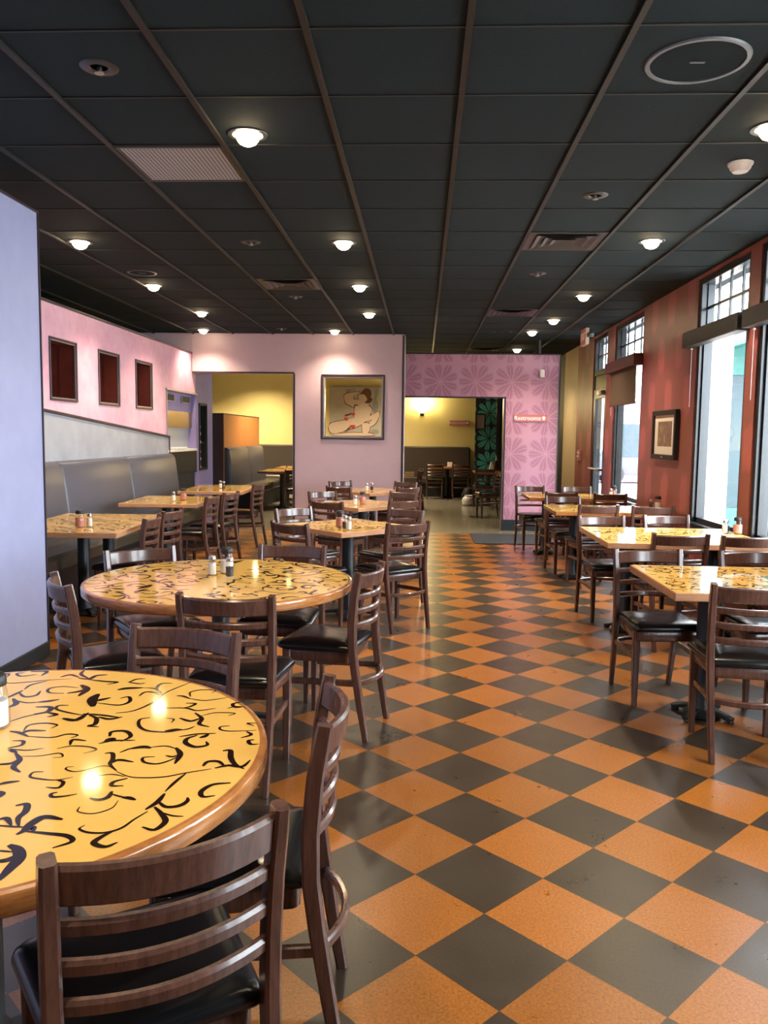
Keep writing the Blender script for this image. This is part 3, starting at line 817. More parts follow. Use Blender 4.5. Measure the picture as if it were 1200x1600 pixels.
# pink leaf wall
b = holed(B(), 'y', PY, PY+.16, -.60, 2.115, 0, 2.765, [(-1, 1.275, -1, 2.11)])
struct('wall_pink', b, 'pinkleaf')
b = B().rbox(-.60, 2.13, PY-.012, PY+.17, 2.765, 2.785); b.rbox(2.115, 2.135, PY-.012, PY+.17, 0, 2.765); b.rbox(-.6, 1.295, PY-.012, PY+.004, 2.085, 2.11); b.rbox(1.275, 1.295, PY-.014, PY+.004, 0, 2.11)
struct('trim_12', b, 'dark_trim')
b = B().rbox(1.262, 1.275, PY-.01, PY+.17, 0, 2.1); b.rbox(2.1, 2.114, PY-.008, PY+.0, .2, 2.76); struct('trim_13', b, 'silver_trim')
struct('baseboard_pink', B().rbox(1.27, 2.13, PY-.025, PY, 0, .175), 'navy_base')
solid('support_post', B().lathe([(.035, 0), (.035, .2145)], 16), 'dark_metal', 'thin dark post between pink leaf wall top and ceiling', 'post', (1.80, PY+.08, 2.785), smooth=True)
solid('wall_sensor', B().rbox(-.035, .035, -.03, 0, -.06, .06, .008), 'white', 'small white sensor box high on the pink leaf wall', 'sensor', (1.845, PY, 2.475))

def sign(label, loc, w, h, size, arrow):
    e = thing('restroom_sign', label, 'sign', loc)
    part('board', B().rbox(-w/2, w/2, -.02, 0, -h/2, h/2, .003), 'rest_sign', e)
    bd = ring(B(), -w/2+.014, w/2-.014, -h/2+.014, h/2-.014, .006, -.0215, -.019)
    part('border', bd, 'p_red', e)
    o = link('lettering', text_mesh('Restrooms', size, .001, 'white', 'lettering', 1.02, .0016), e, (-w*.11, -.0225, -.002), (PI/2, 0, 0))
    a = h*.34; pts = [(-a, 0), (0, a), (a, 0), (a*.4, 0), (a*.4, -a*.8), (-a*.4, -a*.8), (-a*.4, 0)]
    if arrow == 'right': pts = [(q, -p) for p, q in pts]
    b = B().prism([(w*.385+p, q) for p, q in pts], -.0235, -.02, 'y'); part('arrow', b, 'white', e)
sign('rose Restrooms sign with up arrow on the pink leaf wall', (1.69, PY, 1.782), .515, .112, .092, 'up')
sign('rose Restrooms sign with right arrow on the far yellow wall', (.907, YY, 1.82), .50, .125, .088, 'right')

# far yellow room
struct('wall_far', B().box(-8, 1.30, YY, YY+.1, 0, 3.4), 'yellow')
struct('wall_teal', B().box(1.30, 1.82, YY-.04, YY+.1, 0, 3.4), 'tealleaf')
e = link('door_2', None); e['kind'] = 'structure'
part('door_frame', B().rbox(1.82, 1.92, YY-.06, YY+.05, 0, 3.3).rbox(2.45, WX, YY-.06, YY+.05, 0, 3.3).rbox(1.92, 2.45, YY-.06, YY+.05, 2.3, 3.3), 'navy_base', e)
part('door_leaf', B().rbox(1.92, 2.45, YY-.02, YY+.04, 0, 2.3), 'charcoal', e)
e = thing('wall_banquette', 'long dark brown banquette along the far yellow wall', 'bench', (0, YY, 0))
part('backrest', B().rbox(-7.5, 1.18, -.13, 0, .42, 1.225, .03), 'dark_wains', e)
part('seat', B().rbox(-7.5, 1.18, -.58, -.131, .32, .48, .03), 'bench_seat', e)
part('base', B().box(-7.5, 1.17, -.52, -.03, 0, .32), 'black', e)
e = thing('wall_sconce', 'lit bowl sconce on the far yellow wall', 'wall light', (-.03, YY, 2.15))
prof = [(.02, -.10), (.09, -.07), (.14, 0), (.15, .07)]
part('shade', B().lathe(prof, 18, 0, -.16), 'sconce', e, True); part('bracket', B().rbox(-.03, .03, -.16, 0, -.12, -.09).rbox(-.05, .05, -.02, 0, -.16, -.04), 'dark_metal', e)
ld = bpy.data.lights.new('sconce_light', 'POINT'); ld.energy = 36; ld.color = (1, .82, .5); ld.shadow_soft_size = .12
lo = bpy.data.objects.new('sconce_light', ld); C.objects.link(lo); lo.parent = e; lo.location = (0, -.17, .16)
e = thing('framed_picture', 'small dark framed picture hung on the teal leaf wall', 'picture', (1.42, YY-.04, 1.855))
part('frame', ring(B(), -.09, .09, -.17, .17, .035, -.03, 0), 'black', e); part('print', B().box(-.09, .09, -.012, -.004, -.17, .17), 'stone', e)

# painting on the far wall, seen through the square opening
e = thing('painting', 'large pale figure painting on the yellow wall seen through the square opening', 'painting', (-1.66, YY, 2.07))
part('canvas', B().rbox(-.70, .74, -.05, 0, -.66, .62, .004), 'canvas', e)
for nm, mt, yy in (('drapery_shape', 'p_grey', -.053), ('outline', 'p_line', -.055), ('pale_shape', 'p_flesh', -.058), ('hair_shape', 'p_line', -.062), ('red_flower', 'p_red', -.064)):
    for i, P in enumerate(PAINT['p_flesh' if nm == 'outline' else mt]):
        q = [(v.x, v.y) for v in spline(P+P[:1], 4)][:-1]
        if nm == 'outline':
            mx = sum(v[0] for v in q)/len(q); mz = sum(v[1] for v in q)/len(q)
            q = [(x+(.014 if x > mx else -.014), z+(.014 if z > mz else -.014)) for x, z in q]
        part(nm, B().prism(q, yy-.0003*i, -.05 if nm != 'pale_shape' else -.0535, 'y'), mt, e)

# booth partition in the far room
struct('wall_booth', B().box(-3.97, -3.76, 15.2, 18.5, 0, 1.845), 'endcap')
struct('wall_booth_panel', B().box(-3.76, -3.745, 15.2, 18.5, .3, 1.845), 'orange')
struct('trim_14', B().rbox(-3.98, -3.74, 15.19, 18.51, 1.845, 1.865), 'dark_trim')
def bench_back(b, y0, y1, zt, r=.03):
    """upholstered panel leaning on the wall, rolled over at the top; local x away from wall"""
    prof = [(0, .40), (.155, .40), (.165, .5), (.15, .7), (.12, .95), (.095, zt-.06), (.075, zt-.02), (.04, zt), (0, zt)]
    n = len(prof); rings = [(y0, .02), (y0+.012, .004), (y0+.03, 0), (y1-.03, 0), (y1-.012, .004), (y1, .02)]
    vs = []; fs = []
    for y, d in rings:
        for x, z in prof: vs.append((max(0, x-d if x > 0 else 0), y, z-(d if z > zt-.1 else 0)))
    for i in range(len(rings)-1):
        for k in range(n): fs.append((i*n+k, i*n+(k+1) % n, (i+1)*n+(k+1) % n, (i+1)*n+k))
    fs.append(tuple(range(n))); fs.append(tuple(range((len(rings)-1)*n, len(rings)*n)))
    b.add(vs, fs); return b
def bench(label, x, segs, zt):
    e = thing('upholstered_bench', label, 'bench', (x, 0, 0))
    for y0, y1 in segs:
        part('back_panel', bench_back(B(), y0, y1, zt), 'bench', e, True)
        part('seat_cushion', B().rbox(.15, .60, y0+.002, y1-.002, .33, .48, .03), 'bench_seat', e)
    part('base', B().box(0, .52, segs[0][0], segs[-1][1], 0, .33), 'black', e)
bench('long taupe vinyl bench under the pink niche wall', -3.534, [(5.3, 5.85), (5.85, 7.62), (7.62, 9.40), (9.40, 11.19)], 1.195)
bench('short grey vinyl bench against the orange booth panel', -3.744, [(15.22, 16.9), (16.9, 18.5)], 1.22)

# ------------------------------------------------------------ chairs
def chair_proto():
    e = thing('dining_chair', '', 'chair', group='dark ladder-back dining chairs')
    def post(s):
        p = [(s*.174, -.262, 0), (s*.178, -.234, .16), (s*.182, -.206, .34), (s*.185, -.191, .46), (s*.187, -.190, .58), (s*.189, -.200, .70), (s*.191, -.213, .78), (s*.192, -.222, .83)]
        sz = [(.026, .03), (.029, .036), (.031, .040), (.032, .042), (.032, .042), (.031, .041), (.030, .040), (.027, .036)]
        return B().sweep(p, sz, (0, 1, 0), ch=.2)
    for s in (-1, 1): part('back_post', post(s), 'chair', e, True)
    def yb(z):
        T = [(.46, -.191), (.58, -.190), (.70, -.200), (.78, -.213), (.83, -.222)]
        for (a, y0), (c, y1) in zip(T, T[1:]):
            if z <= c: return y0+(y1-y0)*(z-a)/(c-a)
        return T[-1][1]
    def bow(z, h, t, depth=.05):
        n = 12; w = .178; L = []
        for i in range(n+1):
            x = -w+2*w*i/n; L.append((x, yb(z)-depth*(1-(x/w)**2), z))
        lean = Vector((0, -.14, 1)).normalized()
        return B().sweep(L, (t, h), lean, ch=.3)
    part('top_rail', bow(.782, .072, .022), 'chair', e, True)
    for z in (.704, .634, .564): part('back_slat', bow(z, .031, .02, .046), 'chair', e, True)
    # seat frame and pad: rounded trapezoid outlines
    def outline(inset, nseg=5):
        wf, wb, yf, yb_ = .215-inset, .185-inset, .205-inset, -.185+inset; r = .05-inset*.3; pts = []
        for cx, cy, a0 in ((wf-r, yf-r, 0), (-wf+r, yf-r, 90), (-wb+r*.5, yb_+r*.5, 180), (wb-r*.5, yb_+r*.5, 270)):
            rr = r if a0 < 180 else r*.5
            for k in range(nseg+1):
                q = math.radians(a0+90*k/nseg); pts.append((cx+rr*math.cos(q), cy+rr*math.sin(q)))
        return pts
    def rings(b, L):
        n = len(outline(0)); vs = []; fs = []
        for ins, z in L: vs += [(x, y, z) for x, y in outline(ins)]
        for i in range(len(L)-1):
            for k in range(n): fs.append((i*n+k, i*n+(k+1) % n, (i+1)*n+(k+1) % n, (i+1)*n+k))
        fs.append(tuple(range(n))[::-1]); fs.append(tuple(range((len(L)-1)*n, len(L)*n)))
        return b.add(vs, fs)
    part('seat_frame', rings(B(), [(.024, .375), (.02, .38), (.02, .425), (.024, .43)]), 'chair', e, True)
    part('seat', rings(B(), [(.016, .43), (.004, .436), (0, .446), (.003, .457), (.012, .466), (.03, .473), (.07, .479), (.12, .481)]), 'vinyl', e, True)
    for s in (-1, 1):
        part('front_leg', B().sweep([(s*.178, .145, 0), (s*.180, .145, .2), (s*.181, .145, .43)], [(.026, .026), (.034, .034), (.038, .038)], (0, 1, 0), ch=.15), 'chair', e, True)
        part('side_stretcher', B().sweep([(s*.179, -.21, .285), (s*.179, .14, .27)], (.018, .03), (0, 0, 1), ch=.2), 'chair', e, True)
    n = 10; L = []
    for i in range(n+1):
        x = -.175+.35*i/n; L.append((x, -.212-.06*(1-(x/.175)**2), .285))
    part('rear_stretcher', B().sweep(L, (.02, .028), (0, 0, 1), ch=.25), 'chair', e, True)
    return e
PROTO = chair_proto(); used = [0]
def chair(tx, ty, th, away, label, group='dark ladder-back dining chairs'):
    """tx,ty: middle of the top rail ends; th: direction of the rail (deg); away: sitter looks away from the camera side"""
    t = math.radians(th); fx, fy = (-math.sin(t), math.cos(t)) if away else (math.sin(t), -math.cos(t))
    o = PROTO if not used[0] else dup(PROTO); used[0] = 1
    o.location = (tx+fx*.222, ty+fy*.222, 0); o.rotation_euler = (0, 0, math.atan2(-fx, fy)); o['label'] = label; o['group'] = group
    return o
A, Fc = True, False
chairs = [
 (-0.401, 1.261, 33, A, 'ladder-back chair filling the bottom left corner, its back to the camera'),
 (-0.226, 1.958, 95, A, 'ladder-back chair on the aisle side of the nearest round table'),
 (-0.785, 2.640, -15, Fc, 'chair on the far side of the nearest round table, facing the camera'),
 (-0.791, 3.216, -2, A, 'ladder-back chair on the near side of the second round table'),
 (-0.248, 3.988, 76, A, 'ladder-back chair on the aisle side of the second round table'),
 (-1.586, 4.478, 40, Fc, 'chair behind the second round table nearest the bench side'),
 (-1.601, 3.499, -57, A, 'ladder-back chair beside the blue partition at the second round table'),
 (-0.760, 4.743, -6, Fc, 'chair on the far side of the second round table nearest the aisle'),
 (-2.101, 6.222, 92, A, 'nearer of two chairs along the first bench table'),
 (-2.122, 6.814, 84, A, 'farther of two chairs along the first bench table'),
 (-2.193, 8.405, 86, A, 'nearer of two chairs along the second bench table'),
 (-2.132, 8.976, 80, A, 'farther of two chairs along the second bench table'),
 (-2.152, 10.608, 82, A, 'lone chair at the third bench table by the mauve wall'),
 (-0.097, 6.114, 39, A, 'aisle-side chair with its back to the camera at the first diamond-set table'),
 (-0.133, 7.242, -42, Fc, 'aisle-side chair on the far side of the first diamond-set table'),
 (-1.153, 7.201, 47, Fc, 'far left chair at the first diamond-set table with a shining top rail'),
 (-0.984, 5.971, -40, A, 'near left chair at the first diamond-set table, seen from behind'),
 (-0.169, 8.273, 38, A, 'aisle-side chair with its back to the camera at the second diamond-set table'),
 (-0.214, 9.455, -38, Fc, 'aisle-side chair on the far side of the second diamond-set table'),
 (-1.163, 9.404, 45, Fc, 'far left chair at the second diamond-set table'),
 (-0.949, 8.007, -32, A, 'near left chair at the second diamond-set table'),
 (-0.163, 10.424, 40, A, 'aisle-side chair with its back to the camera at the third diamond-set table'),
 (-0.235, 11.618, -38, Fc, 'aisle-side chair on the far side of the third diamond-set table'),
 (-1.173, 11.567, 44, Fc, 'far left chair at the third diamond-set table by the mauve wall'),
 (-1.071, 10.333, -34, A, 'near left chair at the third diamond-set table'),
 (1.525, 3.692, -6, A, 'ladder-back chair cut by the right photo edge, its back to the camera'),
 (1.341, 4.835, 5, Fc, 'chair on the far aisle side of the nearest window table, facing the camera'),
 (1.958, 4.845, 4, Fc, 'chair on the far window side of the nearest window table'),
 (1.803, 5.687, 6, A, 'aisle-side chair on the near side of the second window table, seen from behind'),
 (2.270, 5.661, 3, A, 'window-side chair on the near side of the second window table, seen from behind'),
 (1.514, 6.905, 8, Fc, 'aisle-side chair on the far side of the second window table'),
 (2.101, 7.069, 9, Fc, 'window-side chair on the far side of the second window table'),
 (1.740, 8.048, 8, A, 'aisle-side chair on the near side of the third window table, seen from behind'),
 (2.264, 8.038, -3, A, 'window-side chair on the near side of the third window table, seen from behind'),
 (1.591, 9.231, 8, Fc, 'aisle-side chair on the far side of the third window table'),
 (1.693, 9.914, 10, A, 'aisle-side chair on the near side of the fourth window table, seen from behind'),
 (2.254, 9.812, 4, A, 'window-side chair on the near side of the fourth window table, seen from behind'),
 (1.459, 11.077, 10, Fc, 'aisle-side chair facing the camera in front of the pink leaf wall'),
 (2.091, 11.118, 4, Fc, 'window-side chair on the far side of the fourth window table'),
]
for c in chairs: chair(*c)
far = 'chairs in the room beyond the pink leaf wall'
for x, y, th, aw, lab in [(.29, 19.12, 0, A, 'left of two chairs facing the far brown banquette'), (.90, 19.12, 0, A, 'right of two chairs facing the far brown banquette'),
    (-.03, 15.6, 80, A, 'nearer chair at the table just past the end of the mauve wall'), (-.02, 16.5, 84, A, 'farther chair at the table just past the end of the mauve wall'),
    (1.30, 16.85, 6, A, 'chair at the small table in front of the teal leaf wall'), (1.42, 15.0, -80, Fc, 'chair half hidden by the edge of the pink leaf wall'),
    (-2.35, 15.0, 4, A, 'dark chair below the far table seen through the mauve doorway')]:
    chair(x, y, th, aw, lab, far)

# ------------------------------------------------------------ tables
def inlay(b, z, scale, offs, rot, ok, mi, wide=0):
    cr, sr = math.cos(rot), math.sin(rot); cnt = 0
    for st in INLAY:
        w = st[0]/1000*scale*(1.75 if not wide else wide); L = [(st[i]/1000*scale, st[i+1]/1000*scale) for i in range(1, len(st), 2)]
        L = [(x*cr-y*sr+offs[0], x*sr+y*cr+offs[1]) for x, y in L]
        if not all(ok(x, y) for x, y in L): continue
        S = spline(L); n = len(S); vs = []; cnt += 1
        for i, p in enumerate(S):
            t = (S[min(i+1, n-1)]-S[max(i-1, 0)]); t = t.normalized() if t.length > 1e-9 else Vector((1, 0))
            q = i/(n-1); ww = w*.5*(.22+.78*max(0, math.sin(PI*min(1, q*.94+.05)))**.8); zz = z+.0005+.000004*(cnt % 40)
            vs += [(p.x-t.y*ww, p.y+t.x*ww, zz), (p.x+t.y*ww, p.y-t.x*ww, zz)]
        b.add(vs, [(2*i, 2*i+1, 2*i+3, 2*i+2) for i in range(n-1)], mi)
def pedestal(e, h, spots, arm, r=.045):
    for x, y in spots:
        part('column', B().lathe([(r+.02, .04), (r+.012, .07), (r, .09), (r, h-.02)], 20, x, y), 'iron', e, True)
        bs = B().lathe([(r+.05, .012), (r+.05, .03), (r+.02, .05), (0, .052)], 20, x, y)
        for k in range(4):
            q = PI/2*k+PI/4; c, s = math.cos(q), math.sin(q)
            bs.sweep([(x+c*.03, y+s*.03, .045), (x+c*arm*.6, y+s*arm*.6, .035), (x+c*arm, y+s*arm, .018)], [(.055, .03), (.045, .026), (.05, .02)])
            bs.lathe([(.018, 0), (.022, .006), (.018, .014)], 10, x+c*arm*.93, y+s*arm*.93)
        part('base', bs, 'iron', e, True)
        part('top_plate', B().rbox(x-.16, x+.16, y-.16, y+.16, h-.02, h-.002), 'iron', e)
def round_table(x, y, z, r, rz, label, wide=0):
    e = thing('round_table', label, 'table', (x, y, 0), rz, 'round tables with scroll inlay')
    th = .045; b = B()
    b.lathe([(0, z-th), (r-.006, z-th), (r, z-th+.006), (r, z-.009), (r-.002, z-.003), (r-.009, z), (r-.018, z)], 96, 0, 0, 0, False)
    seg = 96; b.add([((r-.018)*math.cos(2*PI*k/seg), (r-.018)*math.sin(2*PI*k/seg), z) for k in range(seg)], [tuple(range(seg))], 1)
    inlay(b, z, 1, (0, 0), 0, lambda X, Y: X*X+Y*Y < (r-.004)**2, 2, wide)
    part('tabletop', b, ['oak_edge', 'amber', 'ink'], e, False)
    for p in e.children[0].data.polygons: p.use_smooth = p.material_index == 0 and abs(p.normal.z) < .9
    pedestal(e, z-th, [(0, 0)], .27)
def rect_table(x, y, z, w, d, rz, label, group, spots, edge='pale_edge', seed=0):
    e = thing('dining_table', label, 'table', (x, y, 0), rz, group)
    th = .042; b = B(); g = .002
    b.rbox(-w/2, w/2, -d/2, d/2, z-th, z-.0008, .004, 0)
    b.add([(-w/2+.006, -d/2+.006, z-.0004), (w/2-.006, -d/2+.006, z-.0004), (w/2-.006, d/2-.006, z-.0004), (-w/2+.006, d/2-.006, z-.0004)], [(0, 1, 2, 3)], 1)
    ok = lambda X, Y: abs(X) < w/2-.012 and abs(Y) < d/2-.012
    if w > 1: 
        inlay(b, z, .72, (-w*.25, 0), seed+.4, lambda X, Y: ok(X, Y) and X < .02, 2, 2.2); inlay(b, z, .72, (w*.25, 0), seed+3.5, lambda X, Y: ok(X, Y) and X > -.02, 2, 2.2)
    elif d > 1:
        inlay(b, z, .72, (0, -d*.25), seed+.4, lambda X, Y: ok(X, Y) and Y < .02, 2, 2.2); inlay(b, z, .72, (0, d*.25), seed+3.5, lambda X, Y: ok(X, Y) and Y > -.02, 2, 2.2)
    else: inlay(b, z, .8, (0, 0), seed, ok, 2, 2.2)
    part('tabletop', b, [edge, 'amber', 'ink'], e)
    pedestal(e, z-th, spots, .25 if max(w, d) < 1 else .165, .048)
Z1 = .75
round_table(-1.01, 1.75, Z1, .661, 0, 'nearest round table with large dark scrolls, cut by the left photo edge')
round_table(-1.01, 4.01, Z1, .665, 2.6, 'second round table, whole, beside the end of the blue partition', 2.3)
gm, gb, gw = 'diamond-set square tables by the aisle', 'tables along the taupe bench', 'tables along the window wall'
rect_table(-.60, 6.58, Z1, .78, .78, PI/4, 'nearest of the diamond-set square tables by the aisle', gm, [(0, 0)], seed=.3)
rect_table(-.64, 8.72, Z1, .82, .82, PI/4, 'middle one of the diamond-set square tables by the aisle', gm, [(0, 0)], seed=1.3)
rect_table(-.66, 10.84, Z1, .82, .82, PI/4, 'diamond-set square table closest to the mauve wall', gm, [(0, 0)], seed=2.2)
rect_table(-2.70, 6.45, Z1, .90, 1.40, .05, 'bench table next to the blue partition', gb, [(-.04, -.03), (.0, .45)], seed=.1)
rect_table(-2.76, 8.80, Z1, .82, 1.08, .05, 'middle bench table below the last two niches', gb, [(0, -.2), (0, .3)], seed=.8)
rect_table(-2.72, 10.82, Z1, .82, 1.36, .05, 'bench table closest to the mauve doorway', gb, [(0, -.3), (0, .3)], seed=1.9)
rect_table(1.845, 4.33, .748, 1.25, .86, 0, 'nearest window table, its top reflecting the daylight', gw, [(-.32, 0), (.32, 0)], 'pale_edge', .2)
rect_table(1.905, 6.27, .748, 1.18, 1.04, 0, 'second window table, with a jar of red flakes', gw, [(-.32, 0), (.32, 0)], 'pale_edge', .9)
rect_table(1.92, 8.57, .748, 1.16, .86, 0, 'third window table, below the framed leaf picture', gw, [(-.32, 0), (.32, 0)], 'oak_edge', 1.7)
rect_table(1.90, 10.40, .748, 1.16, .80, 0, 'farthest window table, closest to the pink leaf wall', gw, [(-.32, 0), (.32, 0)], 'oak_edge', 2.6)
gf = 'tables in the far room'
rect_table(-2.82, 16.55, Z1, .86, 1.3, 0, 'far table seen through the mauve doorway', gf, [(0, -.3), (0, .3)], 'oak_edge', .5)
rect_table(-2.82, 18.3, Z1, .86, 1.0, 0, 'farthest table seen through the mauve doorway', gf, [(0, 0)], 'oak_edge', .9)
rect_table(-.54, 16.1, Z1, .75, 1.2, 0, 'table just past the end of the mauve wall', gf, [(0, 0)], 'pale_edge', .5)
rect_table(.60, 19.75, Z1, 1.0, .6, 0, 'table in front of the far brown banquette', gf, [(0, 0)], 'oak_edge', .7)
rect_table(1.42, 17.6, Z1, .62, .8, 0, 'small table in front of the teal leaf wall', gf, [(0, 0)], 'pale_edge', .7)

# ------------------------------------------------------------ shakers and other small things
def shaker_proto(name, h, r, fill, level, lid, lidcol):
    e = thing(name, '', 'shaker')
    part('glass_body', B().lathe([(r*.8, 0), (r, .004), (r*1.03, h*.35), (r*.9, h*.62), (r*.78, h*.76)], 18), 'jar', e, True)
    part('contents', B().lathe([(r*.7, .004), (r*.88, .008), (r*.9, h*level)], 16), fill, e, True)
    part('lid', B().lathe([(r*.82, h*.76), (r*.86, h*.78), (r*.84, h*.92), (r*.6, h*.985), (0, h)], 18), lidcol, e, True)
    return e
SH = {'salt': shaker_proto('salt_shaker', .105, .022, 'salt', .6, 0, 'steel'), 'pepper': shaker_proto('pepper_shaker', .105, .022, 'pepper', .5, 0, 'steel'),
      'cheese': shaker_proto('cheese_shaker', .14, .036, 'salt', .5, 0, 'black'), 'flakes': shaker_proto('pepper_flake_jar', .135, .036, 'flakes', .55, 0, 'black')}
first = {}
def put(kind, x, y, z, label, group='shakers on the tables'):
    o = SH[kind] if kind not in first else dup(SH[kind]); first[kind] = 1
    o.location = (x, y, z+.0012); o['label'] = label; o['group'] = group
put('salt', -.995, 1.78, Z1, 'salt shaker on the nearest round table at the left photo edge')
put('cheese', -1.045, 1.90, Z1, 'dark-lidded cheese shaker on the nearest round table behind the salt')
put('salt', -1.075, 4.10, Z1, 'salt shaker on the second round table')
put('pepper', -.975, 4.06, Z1, 'pepper shaker on the second round table')
put('cheese', -1.015, 4.17, Z1, 'tall dark-lidded shaker on the second round table')
put('flakes', -2.62, 6.08, Z1, 'red flake jar on the bench table by the blue partition'); put('salt', -2.56, 6.12, Z1, 'salt shaker on the bench table by the blue partition')
put('salt', -2.67, 8.60, Z1, 'salt shaker on the middle bench table'); put('flakes', -2.60, 8.72, Z1, 'red flake jar on the middle bench table')
put('salt', -2.70, 10.75, Z1, 'salt shaker on the bench table by the mauve doorway'); put('pepper', -2.62, 10.6, Z1, 'pepper shaker on the bench table by the mauve doorway')
put('salt', -.56, 6.22, Z1, 'salt shaker on the nearest diamond-set table'); put('pepper', -.60, 6.32, Z1, 'pepper shaker on the nearest diamond-set table'); put('flakes', -.65, 6.42, Z1, 'red flake jar on the nearest diamond-set table')
put('salt', -.70, 8.50, Z1, 'salt shaker on the middle diamond-set table'); put('flakes', -.63, 8.60, Z1, 'red flake jar on the middle diamond-set table')
put('salt', -.73, 10.68, Z1, 'salt shaker on the diamond-set table by the mauve wall'); put('pepper', -.67, 10.80, Z1, 'pepper shaker on the diamond-set table by the mauve wall')
put('salt', 2.38, 6.46, .748, 'salt shaker beside the red flake jar on the second window table'); put('pepper', 2.415, 6.52, .748, 'pepper shaker beside the red flake jar on the second window table'); put('flakes', 2.47, 6.43, .748, 'red flake jar on the second window table')
put('pepper', 2.40, 8.60, .748, 'pepper shaker below the framed leaf picture'); put('cheese', 2.47, 8.60, .748, 'dark-lidded shaker below the framed leaf picture')
put('salt', 2.38, 10.35, .748, 'salt shaker on the farthest window table'); put('flakes', 2.44, 10.45, .748, 'red flake jar on the farthest window table')
put('salt', -2.72, 16.2, Z1, 'salt shaker on the far table through the mauve doorway'); put('salt', -2.6, 18.2, Z1, 'salt shaker on the farthest table through the mauve doorway')
solid('napkin_holder', B().rbox(-.06, .06, -.05, .05, 0, .11, .008), 'white', 'white napkin holder on the table before the far banquette', 'napkin holder', (.66, 19.7, Z1+.0012))
e = thing('sauce_bottle', 'dark red sauce bottle with white cap in front of the teal wall', 'bottle', (1.60, 17.8, Z1+.0012))
part('body', B().lathe([(.04, 0), (.045, .02), (.045, .13), (.025, .2), (.018, .22)], 14), 'sauce', e, True); part('cap', B().lathe([(.022, .22), (.022, .25), (.008, .33), (0, .335)], 12), 'white', e, True)
solid('menu_card', B().prism([(-.06, 0), (.06, 0), (.01, .2), (-.01, .2)], -.07, .07, 'y'), 'white', 'white folded menu card on the table before the teal wall', 'menu', (1.47, 17.45, Z1+.0012))
bag = B().lathe([(.07, 0), (.14, .02), (.16, .1), (.13, .17), (.09, .2), (.1, .22)], 16)
solid('cloth_bag', bag, 'white', 'white bag on the concrete floor beside the small teal-wall table', 'bag', (1.02, 17.6, 0), smooth=True)
solid('dark_bag', B().lathe([(.1, 0), (.17, .05), (.18, .2), (.12, .33), (0, .36)], 14), 'black', 'black bag on the floor behind the white bag', 'bag', (1.06, 18.2, 0), smooth=True)
solid('door_mat', B().rbox(-.72, .72, -.58, .58, 0, .012, .006), 'mat', 'charcoal mat on the floor in front of the pink leaf wall', 'mat', (1.46, 11.82, 0))

# picture on the maroon pier
e = thing('framed_picture', 'black framed leaf print on the maroon pier between two windows', 'picture', (WX-.001, 8.67, 1.525))
fr = B(); hw, hh, w = .36, .205, .05
fr.rbox(-.045, 0, -hw-w, -hw, -hh-w, hh+w); fr.rbox(-.045, 0, hw, hw+w, -hh-w, hh+w); fr.rbox(-.0451, 0, -hw, hw, hh, hh+w); fr.rbox(-.0451, 0, -hw, hw, -hh-w, -hh)
part('frame', fr, 'black', e); part('mat_board', B().box(-.022, -.004, -hw, hw, -hh, hh), 'mat_board', e)
part('print', B().box(-.024, -.021, -.24, .24, -.12, .14), 'print', e)
part('plaque', B().rbox(-.047, -.044, -.03, .03, -hh-.035, -hh-.015, .001), 'brass', e)
# exit sign
e = thing('exit_sign', 'red exit sign with two lamp heads hanging below the ceiling', 'exit sign', (2.20, 11.45, 2.86))
part('housing', B().rbox(-.025, .025, -.17, .17, -.11, .11, .005), 'white', e)
part('face', B().box(-.028, -.0245, -.167, .167, -.107, .107), 'sign_red', e)
o = link('lettering', text_mesh('EXIT', .14, .001, 'white', 'lettering', 1.05, .002), e, (-.029, 0, 0), (PI/2, 0, -PI/2))
part('mount', B().tube([(0, 0, .11), (0, 0, .1395)], .012), 'black', e)
for s in (-1, 1): part('lamp_head', B().lathe([(.0, -.03), (.045, -.02), (.05, .02), (.03, .04), (0, .045)], 14, .03, s*.225).box(.0, .02, min(s*.17, s*.19), max(s*.17, s*.19), -.01, .01), 'rim_grey', e, True)
e = thing('fire_alarm_switch', 'small red and white alarm pull on the maroon wall beside the door', 'alarm', (WX, 13.35, 1.2))
part('plate', B().rbox(-.03, 0, -.11, .11, -.085, .085, .005), 'rest_sign', e); part('handle', B().rbox(-.045, -.03, -.06, .06, -.03, .0, .003), 'white', e)
part('label_strip', B().box(-.032, -.0295, -.08, .08, .03, .06), 'white', e)

# ------------------------------------------------------------ ceiling fixtures
def downlight_proto():
    e = thing('downlight', '', 'ceiling light', (0, 0, CZ), group='lit round ceiling downlights')
    part('trim_ring', B().lathe([(.075, -.001), (.078, -.007), (.098, -.006), (.102, -.0004), (.075, -.0004)], 28), 'dark_metal', e, True)
    part('lens', B().lathe([(0, -.058), (.02, -.056), (.042, -.045), (.056, -.027), (.06, -.010), (.0745, -.003)], 24), 'lens', e, True)
    return e
LD = bpy.data.lights.new('downlight_beam', 'SPOT'); LD.energy = 50; LD.color = (1, .80, .55); LD.spot_size = math.radians(128); LD.spot_blend = .75; LD.shadow_soft_size = .06
dl = downlight_proto(); dfirst = [0]
LF = LD.copy(); LF.energy = 265; LW = LD.copy(); LW.energy = 16; LN = LD.copy(); LN.energy = 24
def downlight(x, y, label, z=CZ):
    o = dl if not dfirst[0] else dup(dl); dfirst[0] = 1
    o.location = (x, y, z); o['label'] = label
    s = bpy.data.objects.new('downlight_beam', LF if z != CZ else LW if y > 11.9 and y < 12.5 else LN if y < 3 else LD); C.objects.link(s); s.parent = o; s.location = (0, 0, -.075)
